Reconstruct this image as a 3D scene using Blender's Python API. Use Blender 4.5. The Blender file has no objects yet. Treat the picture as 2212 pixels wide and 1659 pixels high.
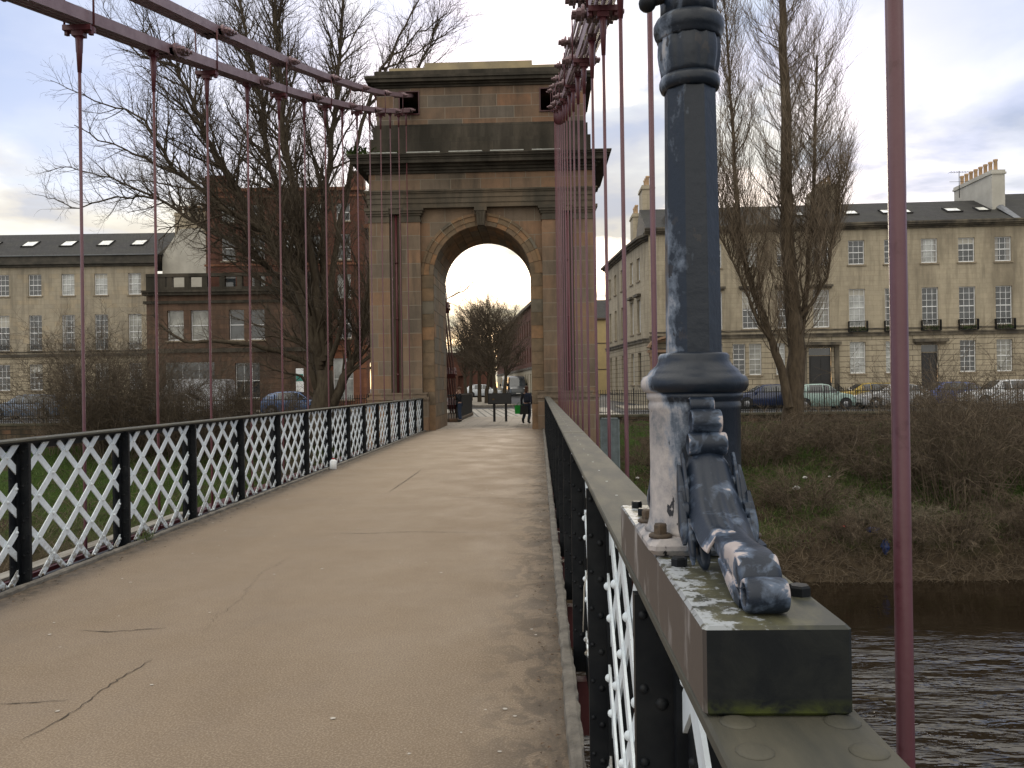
import bpy, math, random
from mathutils import Vector, Matrix
R = math.radians
C = bpy.context.scene.collection
scn = bpy.context.scene
# ------------------------------------------------------------------ camera
EYE = 1.6
cam_d = bpy.data.cameras.new('camera'); cam = bpy.data.objects.new('camera', cam_d); C.objects.link(cam)
cam_d.sensor_width = 36; cam_d.lens = 29.13; cam_d.clip_start = 0.05; cam_d.clip_end = 3000
CAMR = (Matrix.Rotation(R(1.888), 4, 'Z') @ Matrix.Rotation(R(90.171), 4, 'X') @ Matrix.Rotation(R(-0.825), 4, 'Z'))
cam.matrix_world = Matrix.Translation((0, 0, EYE)) @ CAMR
scn.camera = cam
# ------------------------------------------------------------------ world
SUN_EL, SUN_AZ = R(13), R(4)          # low behind thin cloud, beyond the arch
sd = Vector((math.sin(SUN_AZ)*math.cos(SUN_EL), math.cos(SUN_AZ)*math.cos(SUN_EL), math.sin(SUN_EL)))
w = bpy.data.worlds.new("World"); scn.world = w; w.use_nodes = True
nt = w.node_tree; nt.nodes.clear(); N = nt.nodes.new; K = nt.links.new
def vm(op, a, b=None):
    n = N('ShaderNodeVectorMath'); n.operation = op
    for i, x in enumerate((a, b)):
        if x is None: continue
        if isinstance(x, (tuple, Vector)): n.inputs[i].default_value = tuple(x)
        else: K(x, n.inputs[i])
    return n
def fm(op, a, b=0.0, clamp=False):
    n = N('ShaderNodeMath'); n.operation = op; n.use_clamp = clamp
    for i, x in enumerate((a, b)):
        if isinstance(x, (int, float)): n.inputs[i].default_value = x
        else: K(x, n.inputs[i])
    return n.outputs[0]
tc = N('ShaderNodeTexCoord'); dirn = vm('NORMALIZE', tc.outputs['Generated']).outputs[0]
sp = N('ShaderNodeSeparateXYZ'); K(dirn, sp.inputs[0])
el = fm('MAXIMUM', sp.outputs[2], 0.0)
den = fm('ADD', el, 0.16)
cb = N('ShaderNodeCombineXYZ'); K(fm('DIVIDE', sp.outputs[0], den), cb.inputs[0]); K(fm('DIVIDE', sp.outputs[1], den), cb.inputs[1])
n1 = N('ShaderNodeTexNoise'); n1.inputs['Scale'].default_value = 1.05; n1.inputs['Detail'].default_value = 7; n1.inputs['Roughness'].default_value = .55; n1.inputs['Distortion'].default_value = .35
mp = N('ShaderNodeMapping'); mp.inputs['Location'].default_value = (3.1, 1.7, 0); K(cb.outputs[0], mp.inputs[0]); K(mp.outputs[0], n1.inputs['Vector'])
n2 = N('ShaderNodeTexNoise'); n2.inputs['Scale'].default_value = 2.3; n2.inputs['Detail'].default_value = 6; n2.inputs['Distortion'].default_value = .25
mp2 = N('ShaderNodeMapping'); mp2.inputs['Location'].default_value = (2.6, 4.9, 0); K(cb.outputs[0], mp2.inputs[0]); K(mp2.outputs[0], n2.inputs['Vector'])
def ramp(fac, stops):
    r = N('ShaderNodeValToRGB'); K(fac, r.inputs[0]); e = r.color_ramp.elements
    while len(e) < len(stops): e.new(.5)
    for i, (p, c) in enumerate(stops): e[i].position = p; e[i].color = (*c, 1)
    return r.outputs[0]
mask = ramp(n1.outputs[0], [(.42, (.30,)*3), (.56, (1,)*3)])
gd = vm('DOT_PRODUCT', dirn, Vector((sd.x-.30, sd.y, sd.z-.02)).normalized()).outputs['Value']
glow = fm('POWER', fm('MAXIMUM', gd, 0.0), 2.6)
low = fm('POWER', fm('SUBTRACT', 1.0, el), 3.4)
warm = fm('MULTIPLY', fm('MULTIPLY', low, glow), 1.45, True)
shade = ramp(n2.outputs[0], [(.42, (.50, .62, .92)), (.51, (.66, .77, 1.0)), (.60, (1.02, 1.05, 1.10))])
warmc = ramp(n2.outputs[0], [(.38, (.70, .64, .52)), (.47, (.93, .80, .54)), (.56, (1.0, .90, .66))])
mx = N('ShaderNodeMix'); mx.data_type = 'RGBA'; K(warm, mx.inputs[0]); K(shade, mx.inputs[6]); K(warmc, mx.inputs[7])
sky = N('ShaderNodeTexSky'); sky.sky_type = 'NISHITA'; sky.sun_disc = False; sky.sun_elevation = SUN_EL; sky.sun_rotation = SUN_AZ
b1 = N('ShaderNodeBackground'); skm = N('ShaderNodeMix'); skm.data_type = 'RGBA'; skm.blend_type = 'MULTIPLY'; skm.inputs[0].default_value = 1; K(sky.outputs[0], skm.inputs[6]); skm.inputs[7].default_value = (.98, .95, 1.12, 1); K(skm.outputs[2], b1.inputs[0]); b1.inputs[1].default_value = .15
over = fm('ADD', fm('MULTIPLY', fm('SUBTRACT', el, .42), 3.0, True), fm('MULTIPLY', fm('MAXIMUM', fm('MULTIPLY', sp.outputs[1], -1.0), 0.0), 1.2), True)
mo = N('ShaderNodeMix'); mo.data_type = 'RGBA'; K(over, mo.inputs[0]); K(mx.outputs[2], mo.inputs[6]); mo.inputs[7].default_value = (.92, .88, .80, 1)   # unseen cloud overhead and behind, kept plain grey-white to warm the lighting
b2 = N('ShaderNodeBackground'); K(mo.outputs[2], b2.inputs[0])
# unseen cloud overhead and behind the camera, brightened to light deck and facades
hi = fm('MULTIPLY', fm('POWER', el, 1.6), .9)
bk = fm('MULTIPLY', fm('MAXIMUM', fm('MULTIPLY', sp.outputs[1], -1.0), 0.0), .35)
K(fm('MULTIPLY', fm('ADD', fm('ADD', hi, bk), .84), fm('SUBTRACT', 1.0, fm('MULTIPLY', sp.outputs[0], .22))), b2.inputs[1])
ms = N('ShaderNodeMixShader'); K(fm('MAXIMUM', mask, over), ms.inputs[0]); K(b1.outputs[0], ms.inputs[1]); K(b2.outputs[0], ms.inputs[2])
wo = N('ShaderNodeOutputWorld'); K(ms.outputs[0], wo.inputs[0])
# ------------------------------------------------------------------ sun (veiled by cloud)
sl = bpy.data.lights.new('sun', 'SUN'); sl.energy = 1.1; sl.angle = R(14); sl.color = (1, .88, .70)
so = bpy.data.objects.new('sun', sl); C.objects.link(so); so.rotation_euler = (-sd).to_track_quat('-Z', 'Y').to_euler()
scn.view_settings.view_transform = 'Standard'; scn.view_settings.look = 'None'; scn.view_settings.exposure = .18; scn.view_settings.gamma = 1

# ------------------------------------------------------------------ helpers
FPX = 1790.0
def P(x, y, d):
    """world point seen at (x, y) of the 2212-wide photo whose distance along the bridge is d"""
    v = CAMR.to_3x3() @ Vector(((x-1106)/FPX, -(y-829.5)/FPX, -1))
    return Vector((0, 0, EYE)) + v * (d / v.y)
ORG = {}
def tag(o, label=None, cat=None, group=None, kind=None):
    if label: o['label'] = label
    if cat: o['category'] = cat
    if group: o['group'] = group
    if kind: o['kind'] = kind
    return o
def thing(name, label, cat, loc=(0, 0, 0), rz=0, group=None, kind=None):
    o = bpy.data.objects.new(name, None); C.objects.link(o); o.location = loc; o.rotation_euler = (0, 0, rz); o.empty_display_size = .3
    tag(o, label, cat, group, kind); ORG[o.name] = Vector(loc); return o
def copy_tree(o, parent=None):
    c = o.copy(); C.objects.link(c)
    if parent: c.parent = parent
    for ch in list(o.children): copy_tree(ch, c)
    return c
class MB:
    def __init__(s): s.v = []; s.f = []; s.m = []; s.s = []
    def add(s, vs, fs, m=0, sm=False):
        b = len(s.v); s.v += [tuple(v) for v in vs]
        for f in fs: s.f.append(tuple(i+b for i in f)); s.m.append(m); s.s.append(sm)
    def box(s, x0, x1, y0, y1, z0, z1, m=0):
        s.add([(x0,y0,z0),(x1,y0,z0),(x1,y1,z0),(x0,y1,z0),(x0,y0,z1),(x1,y0,z1),(x1,y1,z1),(x0,y1,z1)],
              [(0,3,2,1),(4,5,6,7),(0,1,5,4),(1,2,6,5),(2,3,7,6),(3,0,4,7)], m)
    def bbox(s, x0, x1, y0, y1, z0, z1, b=.005, m=0):
        """box with chamfered vertical and top edges"""
        pts = []
        for (z, i) in ((z0, b), (z0+b, 0), (z1-b, 0), (z1, b)):
            c = b
            X0, X1, Y0, Y1 = x0+i, x1-i, y0+i, y1-i
            pts += [(X0+c,Y0,z),(X1-c,Y0,z),(X1,Y0+c,z),(X1,Y1-c,z),(X1-c,Y1,z),(X0+c,Y1,z),(X0,Y1-c,z),(X0,Y0+c,z)]
        fs = [tuple(range(7,-1,-1)), tuple(range(24,32))]
        for k in range(3):
            for i in range(8): j = (i+1) % 8; fs.append((k*8+i, k*8+j, k*8+8+j, k*8+8+i))
        s.add(pts, fs, m)
    def bar(s, p, q, w, h, up=(0,0,1), m=0):
        p, q = Vector(p), Vector(q); t = (q-p).normalized(); u = Vector(up)
        a = t.cross(u)
        if a.length < 1e-4: a = t.cross(Vector((1,0,0)))
        a.normalize(); b = a.cross(t).normalized(); a *= w/2; b *= h/2
        vs = [p-a-b, p+a-b, p+a+b, p-a+b, q-a-b, q+a-b, q+a+b, q-a+b]
        s.add(vs, [(0,1,2,3),(7,6,5,4),(0,4,5,1),(1,5,6,2),(2,6,7,3),(3,7,4,0)], m)
    def tube(s, pts, rad, n=8, caps=True, sm=True, m=0):
        pts = [Vector(p) for p in pts]; k = len(pts)
        if not hasattr(rad, '__len__'): rad = [rad]*k
        b = len(s.v); ref = None
        for i, p in enumerate(pts):
            t = (pts[min(i+1,k-1)] - pts[max(i-1,0)])
            if t.length < 1e-9: t = Vector((0,0,1))
            t.normalize()
            if ref is None: ref = t.cross(Vector((0,0,1)) if abs(t.z) < .9 else Vector((1,0,0)))
            ref = ref - t*ref.dot(t)
            if ref.length < 1e-6: ref = t.orthogonal()
            ref.normalize(); c = t.cross(ref)
            for j in range(n):
                a = 2*math.pi*j/n; q = p + (ref*math.cos(a) + c*math.sin(a))*rad[i]
                s.v.append((q.x, q.y, q.z))
        for i in range(k-1):
            for j in range(n):
                j2 = (j+1) % n; s.f.append((b+i*n+j, b+i*n+j2, b+(i+1)*n+j2, b+(i+1)*n+j)); s.m.append(m); s.s.append(sm)
        if caps:
            s.f.append(tuple(b+j for j in range(n-1,-1,-1))); s.m.append(m); s.s.append(False)
            s.f.append(tuple(b+(k-1)*n+j for j in range(n))); s.m.append(m); s.s.append(False)
    def lathe(s, prof, n=24, c=(0,0,0), axis='Z', sm=True, m=0, rf=None, caps=True, ph=0.0):
        b = len(s.v)
        for i, (r, z) in enumerate(prof):
            for j in range(n):
                a = 2*math.pi*(j+ph)/n; rr = r*(rf(a, z) if rf else 1)
                x, y = rr*math.cos(a), rr*math.sin(a)
                q = (x, y, z) if axis == 'Z' else ((z, x, y) if axis == 'X' else (y, z, x))
                s.v.append((c[0]+q[0], c[1]+q[1], c[2]+q[2]))
        for i in range(len(prof)-1):
            for j in range(n):
                j2 = (j+1) % n; s.f.append((b+i*n+j, b+i*n+j2, b+(i+1)*n+j2, b+(i+1)*n+j)); s.m.append(m); s.s.append(sm)
        if caps:
            s.f.append(tuple(b+j for j in range(n-1,-1,-1))); s.m.append(m); s.s.append(False)
            s.f.append(tuple(b+(len(prof)-1)*n+j for j in range(n))); s.m.append(m); s.s.append(False)
    def prism(s, poly, y0, y1, axis='Y', m=0, off=0):
        """poly: list of (u, z) extruded along an axis"""
        n = len(poly); vs = []
        for t in (y0, y1):
            for u, z in poly: vs.append((u, t, z) if axis == 'Y' else (t, u, z) if axis == 'X' else (u, z, t))
        fs = [tuple(range(n)), tuple(range(2*n-1, n-1, -1))] + [(i, (i+1)%n + 0, (i+1)%n + n, i+n)[::-1] for i in range(n)]
        s.add(vs, fs, m)
    def dome(s, c, nrm, r, h=None, n=8, m=0):
        c = Vector(c); nrm = Vector(nrm).normalized(); h = h or r*.7
        a = nrm.orthogonal().normalized(); b2 = nrm.cross(a); b = len(s.v)
        for (rr, hh) in ((1, 0), (.86, .5), (.5, .87)):
            for j in range(n):
                t = 2*math.pi*j/n; q = c + (a*math.cos(t)+b2*math.sin(t))*r*rr + nrm*h*hh; s.v.append(tuple(q))
        s.v.append(tuple(c+nrm*h))
        for i in range(2):
            for j in range(n): j2 = (j+1) % n; s.f.append((b+i*n+j, b+i*n+j2, b+(i+1)*n+j2, b+(i+1)*n+j)); s.m.append(m); s.s.append(True)
        for j in range(n): s.f.append((b+2*n+j, b+2*n+(j+1)%n, b+3*n)); s.m.append(m); s.s.append(True)
    def sphere(s, c, rx, ry=None, rz=None, n=10, k=7, m=0):
        ry = ry or rx; rz = rz or rx
        prof = [(math.sin(math.pi*i/k), -math.cos(math.pi*i/k)) for i in range(k+1)]
        b = len(s.v)
        s.lathe([(max(r, .001), z) for r, z in prof], n, m=m)
        for i in range(b, len(s.v)):
            x, y, z = s.v[i]; s.v[i] = (c[0]+x*rx, c[1]+y*ry, c[2]+z*rz)
    def hexa(s, c, r, h, m=0, ph=.3):
        s.lathe([(r, 0), (r, h*.8), (r*.85, h)], 6, c, sm=False, m=m, ph=ph)
    def build(s, name, mats, parent=None, local=False, label=None, mod=None):
        me = bpy.data.meshes.new(name); o = bpy.data.objects.new(name, me); C.objects.link(o)
        vs = s.v
        if parent is not None:
            o.parent = parent
            if not local:
                g = Vector((0,0,0)); q = parent
                while q is not None: g += ORG.get(q.name, Vector((0,0,0))); q = q.parent
                vs = [(x-g.x, y-g.y, z-g.z) for x, y, z in s.v]
        me.from_pydata(vs, [], s.f)
        for mt in (mats if isinstance(mats, (list, tuple)) else [mats]): me.materials.append(mt)
        me.polygons.foreach_set('material_index', s.m); me.polygons.foreach_set('use_smooth', s.s); me.update()
        if label: o['label'] = label
        return o
# ------------------------------------------------------------------ materials
class NT:
    def __init__(s, name):
        s.mat = bpy.data.materials.new(name); s.mat.use_nodes = True; s.t = s.mat.node_tree; s.t.nodes.clear()
        s.out = s.n('ShaderNodeOutputMaterial'); s.b = s.n('ShaderNodeBsdfPrincipled'); s.l(s.b.outputs[0], s.out.inputs[0])
        s.tc = s.n('ShaderNodeTexCoord'); s.co = s.tc.outputs['Object']
    def n(s, t): return s.t.nodes.new(t)
    def l(s, a, b): s.t.links.new(a, b)
    def put(s, v, inp):
        if hasattr(v, 'links') or hasattr(v, 'is_linked'): s.l(v, inp)
        elif isinstance(v, (tuple, list)) and len(v) == 3 and inp.type == 'RGBA': inp.default_value = (*v, 1)
        else: inp.default_value = v
    def map(s, scale=(1,1,1), loc=(0,0,0), co=None, rot=(0,0,0)):
        m = s.n('ShaderNodeMapping'); m.inputs['Scale'].default_value = scale; m.inputs['Location'].default_value = loc; m.inputs['Rotation'].default_value = rot
        s.l(co or s.co, m.inputs[0]); return m.outputs[0]
    def noise(s, scale, detail=4, rough=.55, co=None, dist=0):
        n = s.n('ShaderNodeTexNoise'); n.inputs['Scale'].default_value = scale; n.inputs['Detail'].default_value = detail
        n.inputs['Roughness'].default_value = rough; n.inputs['Distortion'].default_value = dist; s.l(co or s.co, n.inputs['Vector']); return n.outputs[0]
    def ramp(s, fac, stops, interp='LINEAR'):
        r = s.n('ShaderNodeValToRGB'); s.l(fac, r.inputs[0]); e = r.color_ramp.elements; r.color_ramp.interpolation = interp
        while len(e) < len(stops): e.new(.5)
        for i, (p, c) in enumerate(stops):
            if not isinstance(c, (tuple, list)): c = (c, c, c)
            e[i].position = p; e[i].color = (*c, 1)
        return r.outputs[0]
    def mix(s, f, a, b, mode='MIX'):
        m = s.n('ShaderNodeMix'); m.data_type = 'RGBA'; m.blend_type = mode; s.put(f, m.inputs[0]); s.put(a, m.inputs[6]); s.put(b, m.inputs[7]); return m.outputs[2]
    def math(s, op, a, b=0.0, clamp=False):
        m = s.n('ShaderNodeMath'); m.operation = op; m.use_clamp = clamp; s.put(a, m.inputs[0]); s.put(b, m.inputs[1]); return m.outputs[0]
    def xyz(s, co=None):
        m = s.n('ShaderNodeSeparateXYZ'); s.l(co or s.co, m.inputs[0]); return m.outputs
    def bump(s, h, strength=.3, dist=.01):
        b = s.n('ShaderNodeBump'); b.inputs['Strength'].default_value = strength; b.inputs['Distance'].default_value = dist; s.l(h, b.inputs['Height']); s.l(b.outputs[0], s.b.inputs['Normal'])
    def island(s): return s.n('ShaderNodeNewGeometry').outputs['Random Per Island']
    def done(s, col=None, rough=.8, metal=0, spec=None):
        if col is not None: s.put(col, s.b.inputs['Base Color'])
        s.put(rough, s.b.inputs['Roughness']); s.b.inputs['Metallic'].default_value = metal
        if spec is not None: s.b.inputs['Specular IOR Level'].default_value = spec
        return s.mat
def simple(name, a, b=None, scale=6, rough=.8, bump=0, bscale=60, bd=.004, metal=0, spec=None, lo=.35, hi=.65, stretch=(1,1,1), isl=0):
    t = NT(name); b = b or tuple(x*.75 for x in a)
    co = t.map(stretch)
    col = t.mix(t.ramp(t.noise(scale, 5, .6, co), [(lo, 0), (hi, 1)]), a, b)
    if isl:
        f = t.math('ADD', t.math('MULTIPLY', t.island(), isl), 1-isl/2); cc = t.n('ShaderNodeCombineColor')
        for i in range(3): t.l(f, cc.inputs[i])
        col = t.mix(1.0, col, cc.outputs[0], 'MULTIPLY')
    if bump: t.bump(t.noise(bscale, 4, .6, co), bump, bd)
    return t.done(col, rough, metal, spec)
def ashlar(name, cols, bw, bh, mortar=(.3,.28,.24), msize=.012, grime=(.06,.055,.05), g0=.55, g1=.75, gs=.8, rough=.9, squash=1, bumpk=.4, streak=.35, face='xz'):
    """coursed masonry; every block takes its own tone"""
    t = NT(name); o = t.xyz(); cb = t.n('ShaderNodeCombineXYZ')
    t.l(t.math('ADD', o[0], o[1]), cb.inputs[0]); t.l(o[2], cb.inputs[1])
    br = t.n('ShaderNodeTexBrick'); t.l(cb.outputs[0], br.inputs[0]); br.inputs['Color1'].default_value = (0,0,0,1); br.inputs['Color2'].default_value = (1,1,1,1)
    br.inputs['Mortar'].default_value = (.5,.5,.5,1); br.inputs['Scale'].default_value = 1; br.inputs['Mortar Size'].default_value = msize
    br.inputs['Mortar Smooth'].default_value = .2; br.inputs['Brick Width'].default_value = bw; br.inputs['Row Height'].default_value = bh; br.inputs['Bias'].default_value = 0
    n = len(cols); st = [((i+.5)/n, c) for i, c in enumerate(cols)]
    col = t.ramp(br.outputs['Color'], st, 'CONSTANT' if squash == 2 else 'LINEAR')
    col = t.mix(t.ramp(t.noise(3.1, 6, .65), [(.3, 0), (.75, .55)]), col, tuple(c*.6 for c in cols[0]))
    col = t.mix(t.math('MULTIPLY', t.noise(26, 4, .7), .35), col, tuple(min(1, c*1.4) for c in cols[-1]))
    gr = t.ramp(t.noise(gs, 6, .62, t.map((1,1,streak))), [(g0, 0), (g1, .85)])
    run = t.ramp(t.noise(3.2, 5, .6, t.map((1.0,1.0,.10))), [(.48, 0), (.66, .5)])
    col = t.mix(run, col, tuple(c*.45 for c in cols[0]))
    col = t.mix(gr, col, grime)
    col = t.mix(br.outputs['Fac'], col, mortar)
    h = t.math('SUBTRACT', t.math('MULTIPLY', t.noise(18, 5, .7), .5), t.math('MULTIPLY', br.outputs['Fac'], .8))
    t.bump(h, bumpk, .02)
    return t.done(col, rough, spec=.25)
M = {}
M['deck'] = None
def deck_mat():
    t = NT('deck_surfacing'); o = t.xyz()
    col = t.ramp(t.noise(1.1, 6, .6, t.map((1, .45, 1))), [(.3, (.245, .180, .118)), (.5, (.277, .207, .140)), (.72, (.308, .234, .162))])
    fine = t.noise(230, 3, .8)
    col = t.mix(t.ramp(fine, [(.38, .6), (.58, 0)]), col, (.12, .09, .06))
    col = t.mix(t.ramp(fine, [(.60, 0), (.80, .4)]), col, (.52, .45, .38))
    sw = t.noise(2.3, 5, .6, t.map((.7, .22, 1), rot=(0, 0, .25)), 1.2)
    col = t.mix(t.ramp(sw, [(.52, 0), (.75, .16)]), col, (.15, .115, .09))
    g2 = t.noise(95, 2, .5); col = t.mix(t.ramp(g2, [(.40, .30), (.52, 0)]), col, (.10, .075, .05)); col = t.mix(t.ramp(g2, [(.52, 0), (.64, .30)]), col, (.45, .38, .29))
    mot = t.noise(7, 6, .7); col = t.mix(t.ramp(mot, [(.42, .12), (.60, 0)]), col, (.14, .10, .068))
    spk = t.noise(75, 2, .6); col = t.mix(t.ramp(spk, [(.66, 0), (.72, .5)]), col, (.42, .36, .28)); col = t.mix(t.ramp(spk, [(.26, .5), (.33, 0)]), col, (.08, .06, .045))
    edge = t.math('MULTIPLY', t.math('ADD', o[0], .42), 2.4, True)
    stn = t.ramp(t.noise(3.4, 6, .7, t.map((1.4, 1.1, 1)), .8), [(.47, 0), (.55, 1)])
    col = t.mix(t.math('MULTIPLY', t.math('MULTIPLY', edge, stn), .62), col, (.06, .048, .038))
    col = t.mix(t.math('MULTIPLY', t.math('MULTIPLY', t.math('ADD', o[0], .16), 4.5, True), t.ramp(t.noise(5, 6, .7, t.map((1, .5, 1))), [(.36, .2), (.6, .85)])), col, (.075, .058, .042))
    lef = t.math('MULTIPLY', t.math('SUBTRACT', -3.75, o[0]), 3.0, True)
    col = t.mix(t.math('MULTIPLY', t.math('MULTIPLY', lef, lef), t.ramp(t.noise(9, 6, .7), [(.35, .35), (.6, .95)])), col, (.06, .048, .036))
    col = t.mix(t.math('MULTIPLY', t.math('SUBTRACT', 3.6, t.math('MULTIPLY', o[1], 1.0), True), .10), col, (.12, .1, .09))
    t.bump(t.math('ADD', fine, t.math('MULTIPLY', t.noise(45, 3), .4)), .55, .003)
    rg = t.ramp(t.noise(1.4, 4), [(.35, .62), (.7, .85)])
    return t.done(col, rg, spec=.35)
M['deck'] = deck_mat()
M['kerb'] = simple('kerb_concrete', (.20,.18,.15), (.10,.09,.075), 7, .9, .8, 50, .01)
M['white_bar'] = simple('white_bar_paint', (.62,.66,.68), (.48,.51,.52), 9, .45, .15, 30, lo=.45, hi=.75, isl=.12)
def dirty_white():
    t = NT('white_lattice_paint'); o = t.xyz()
    col = t.mix(t.ramp(t.noise(7, 5), [(.4, 0), (.75, .6)]), (.76,.83,.87), (.62,.68,.72))
    col = t.mix(t.ramp(t.noise(31, 6, .7, None, .6), [(.66, 0), (.72, .8)]), col, (.20,.11,.06))
    low = t.math('MULTIPLY', t.math('SUBTRACT', .34, o[2]), 3.2, True)
    gr = t.ramp(t.noise(22, 5, .7), [(.40, 0), (.60, 1)])
    col = t.mix(t.math('MULTIPLY', t.math('ADD', t.math('MULTIPLY', low, .9), .12), gr), col, (.16,.12,.07))
    return t.done(col, .42)
M['lattice'] = dirty_white()
M['navy'] = simple('navy_black_paint', (.006,.0075,.010), (.015,.0165,.018), 9, .5, .25, 60, .002, spec=.22, lo=.45, hi=.7)
M['rail_cap'] = simple('weathered_cap_paint', (.085,.078,.055), (.042,.042,.033), 5, .72, .35, 90, .002, lo=.38, hi=.62, stretch=(2,.5,1))
def red_paint(name, a, b, c):
    t = NT(name)
    col = t.mix(t.ramp(t.noise(3.5, 5, .65, t.map((1,1,.5))), [(.35, 0), (.65, 1)]), a, b)
    col = t.mix(t.ramp(t.noise(14, 5, .7), [(.60, 0), (.68, .8)]), col, c)
    t.bump(t.noise(55, 4), .25, .003)
    return t.done(col, .42)
M['red'] = red_paint('oxide_red_paint', (.105,.024,.030), (.078,.016,.021), (.045,.010,.012))
M['red_fade'] = red_paint('faded_rose_paint', (.112,.039,.052), (.080,.024,.032), (.06,.012,.017))
M['red_dark'] = red_paint('dark_red_paint', (.075,.014,.016), (.05,.009,.011), (.03,.007,.008))
def chain_mat():
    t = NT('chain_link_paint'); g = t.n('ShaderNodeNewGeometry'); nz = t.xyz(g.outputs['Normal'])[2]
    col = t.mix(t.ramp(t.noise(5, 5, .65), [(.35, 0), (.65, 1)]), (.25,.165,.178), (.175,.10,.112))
    mottle = t.ramp(t.noise(9, 5, .7), [(.4, .2), (.6, 1)])
    under = t.math('MULTIPLY', t.math('MULTIPLY', nz, -1.6, True), mottle)  # downward faces darkened in the colour itself, broken up by noise
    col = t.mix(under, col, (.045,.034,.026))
    t.bump(t.noise(60, 4), .2, .003)
    return t.done(col, .45)
M['chain'] = chain_mat()
def lamp_mat():
    t = NT('worn_lamp_paint'); o = t.xyz()
    nz = t.noise(11, 5, .62, t.map((1,1,.35)), .4)
    side = t.math('ADD', t.math('MULTIPLY', o[0], -6.0), t.math('MULTIPLY', o[1], 0.5))    # rubbed on the footway side
    lowp = t.math('MULTIPLY', t.math('SUBTRACT', .24, o[2]), 2.4, True)
    m = t.math('ADD', t.math('ADD', side, t.math('MULTIPLY', nz, 1.5)), t.math('MULTIPLY', lowp, .30))
    band = t.math('MULTIPLY', t.math('MULTIPLY', t.math('SUBTRACT', o[2], .360), 90, True), t.math('MULTIPLY', t.math('SUBTRACT', .437, o[2]), 60, True))
    m = t.math('SUBTRACT', m, t.math('MULTIPLY', band, .42)); m = t.math('ADD', m, t.math('MULTIPLY', t.math('SUBTRACT', t.noise(38, 6, .7), .5), .45))
    m = t.math('ADD', m, t.math('MULTIPLY', t.math('MULTIPLY', t.math('SUBTRACT', .352, o[2]), 80, True), .14)); m = t.math('SUBTRACT', m, t.math('MULTIPLY', t.math('MULTIPLY', t.math('SUBTRACT', o[2], .436), 80, True), .19))
    halo = t.ramp(m, [(.80, 0), (.98, 1)]); pink = t.ramp(t.math('SUBTRACT', m, .12), [(.80, 0), (.96, 1)])
    col = t.mix(t.math('MULTIPLY', halo, .8), (.009,.015,.026), (.23,.28,.36))
    col = t.mix(pink, col, t.ramp(t.noise(16, 6, .7), [(.36, (.17,.185,.21)), (.50, (.36,.335,.33)), (.66, (.50,.455,.43))]))
    sp_ = t.ramp(t.noise(34, 4, .6, t.map((1,1,.6))), [(.64, 0), (.66, 1)])
    col = t.mix(sp_, col, (.025,.025,.03))
    t.bump(t.math('ADD', t.noise(40, 5, .6), t.math('MULTIPLY', nz, 1.5)), .35, .004)
    return t.done(col, t.ramp(m, [(.7, .36), (1.0, .62)]), spec=.42)
M['lamp'] = lamp_mat()
def scroll_mat():
    t = NT('worn_scroll_paint'); g = t.n('ShaderNodeNewGeometry'); 
    edge = t.ramp(g.outputs['Pointiness'], [(.50, 0), (.56, 1)])
    nz = t.noise(24, 5, .6, None, .5)
    o = t.xyz(); worn = t.math('MULTIPLY', t.math('MULTIPLY', t.math('MULTIPLY', t.math('SUBTRACT', -.24, o[1]), 14, True), t.math('MULTIPLY', t.math('ADD', .408, o[1]), 60, True)), t.math('MULTIPLY', t.math('SUBTRACT', .006, o[0]), 60, True))
    m = t.math('ADD', t.math('ADD', t.math('MULTIPLY', edge, .20), nz), t.math('MULTIPLY', worn, .17))
    halo = t.ramp(m, [(.54, 0), (.70, 1)]); pink = t.ramp(m, [(.66, 0), (.72, 1)])
    col = t.mix(t.math('MULTIPLY', halo, .75), (.011,.018,.032), (.15,.20,.29)); col = t.mix(pink, col, (.46,.40,.385))
    t.bump(t.noise(70, 5, .6), .3, .003)
    return t.done(col, .42, spec=.4)
M['scroll'] = scroll_mat()
def block_mat():
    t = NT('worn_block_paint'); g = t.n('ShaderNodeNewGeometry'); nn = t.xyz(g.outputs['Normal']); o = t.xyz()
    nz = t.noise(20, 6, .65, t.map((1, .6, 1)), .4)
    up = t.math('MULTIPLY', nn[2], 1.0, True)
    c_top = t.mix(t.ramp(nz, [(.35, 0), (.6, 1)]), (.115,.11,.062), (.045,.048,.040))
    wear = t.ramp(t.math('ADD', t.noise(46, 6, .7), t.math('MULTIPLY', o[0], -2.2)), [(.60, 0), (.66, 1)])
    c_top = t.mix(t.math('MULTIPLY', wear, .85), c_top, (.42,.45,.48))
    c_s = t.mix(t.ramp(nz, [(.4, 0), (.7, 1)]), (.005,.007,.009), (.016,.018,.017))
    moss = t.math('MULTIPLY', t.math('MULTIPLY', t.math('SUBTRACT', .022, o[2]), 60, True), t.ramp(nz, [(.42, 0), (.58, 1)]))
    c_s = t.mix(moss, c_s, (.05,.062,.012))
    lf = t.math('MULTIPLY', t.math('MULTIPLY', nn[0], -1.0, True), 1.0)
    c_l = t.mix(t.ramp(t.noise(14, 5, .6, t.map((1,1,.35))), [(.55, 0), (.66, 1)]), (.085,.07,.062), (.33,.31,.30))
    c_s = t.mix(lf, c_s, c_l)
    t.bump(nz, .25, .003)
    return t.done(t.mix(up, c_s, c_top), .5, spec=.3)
M['block'] = block_mat()
M['plate'] = simple('footway_side_plate', (.30,.27,.25), (.15,.125,.11), 16, .6, .3, 60, .002, lo=.4, hi=.62)
M['rust'] = simple('rusty_bolt', (.11,.075,.045), (.045,.035,.028), 60, .75, .5, 120, .002)
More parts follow.
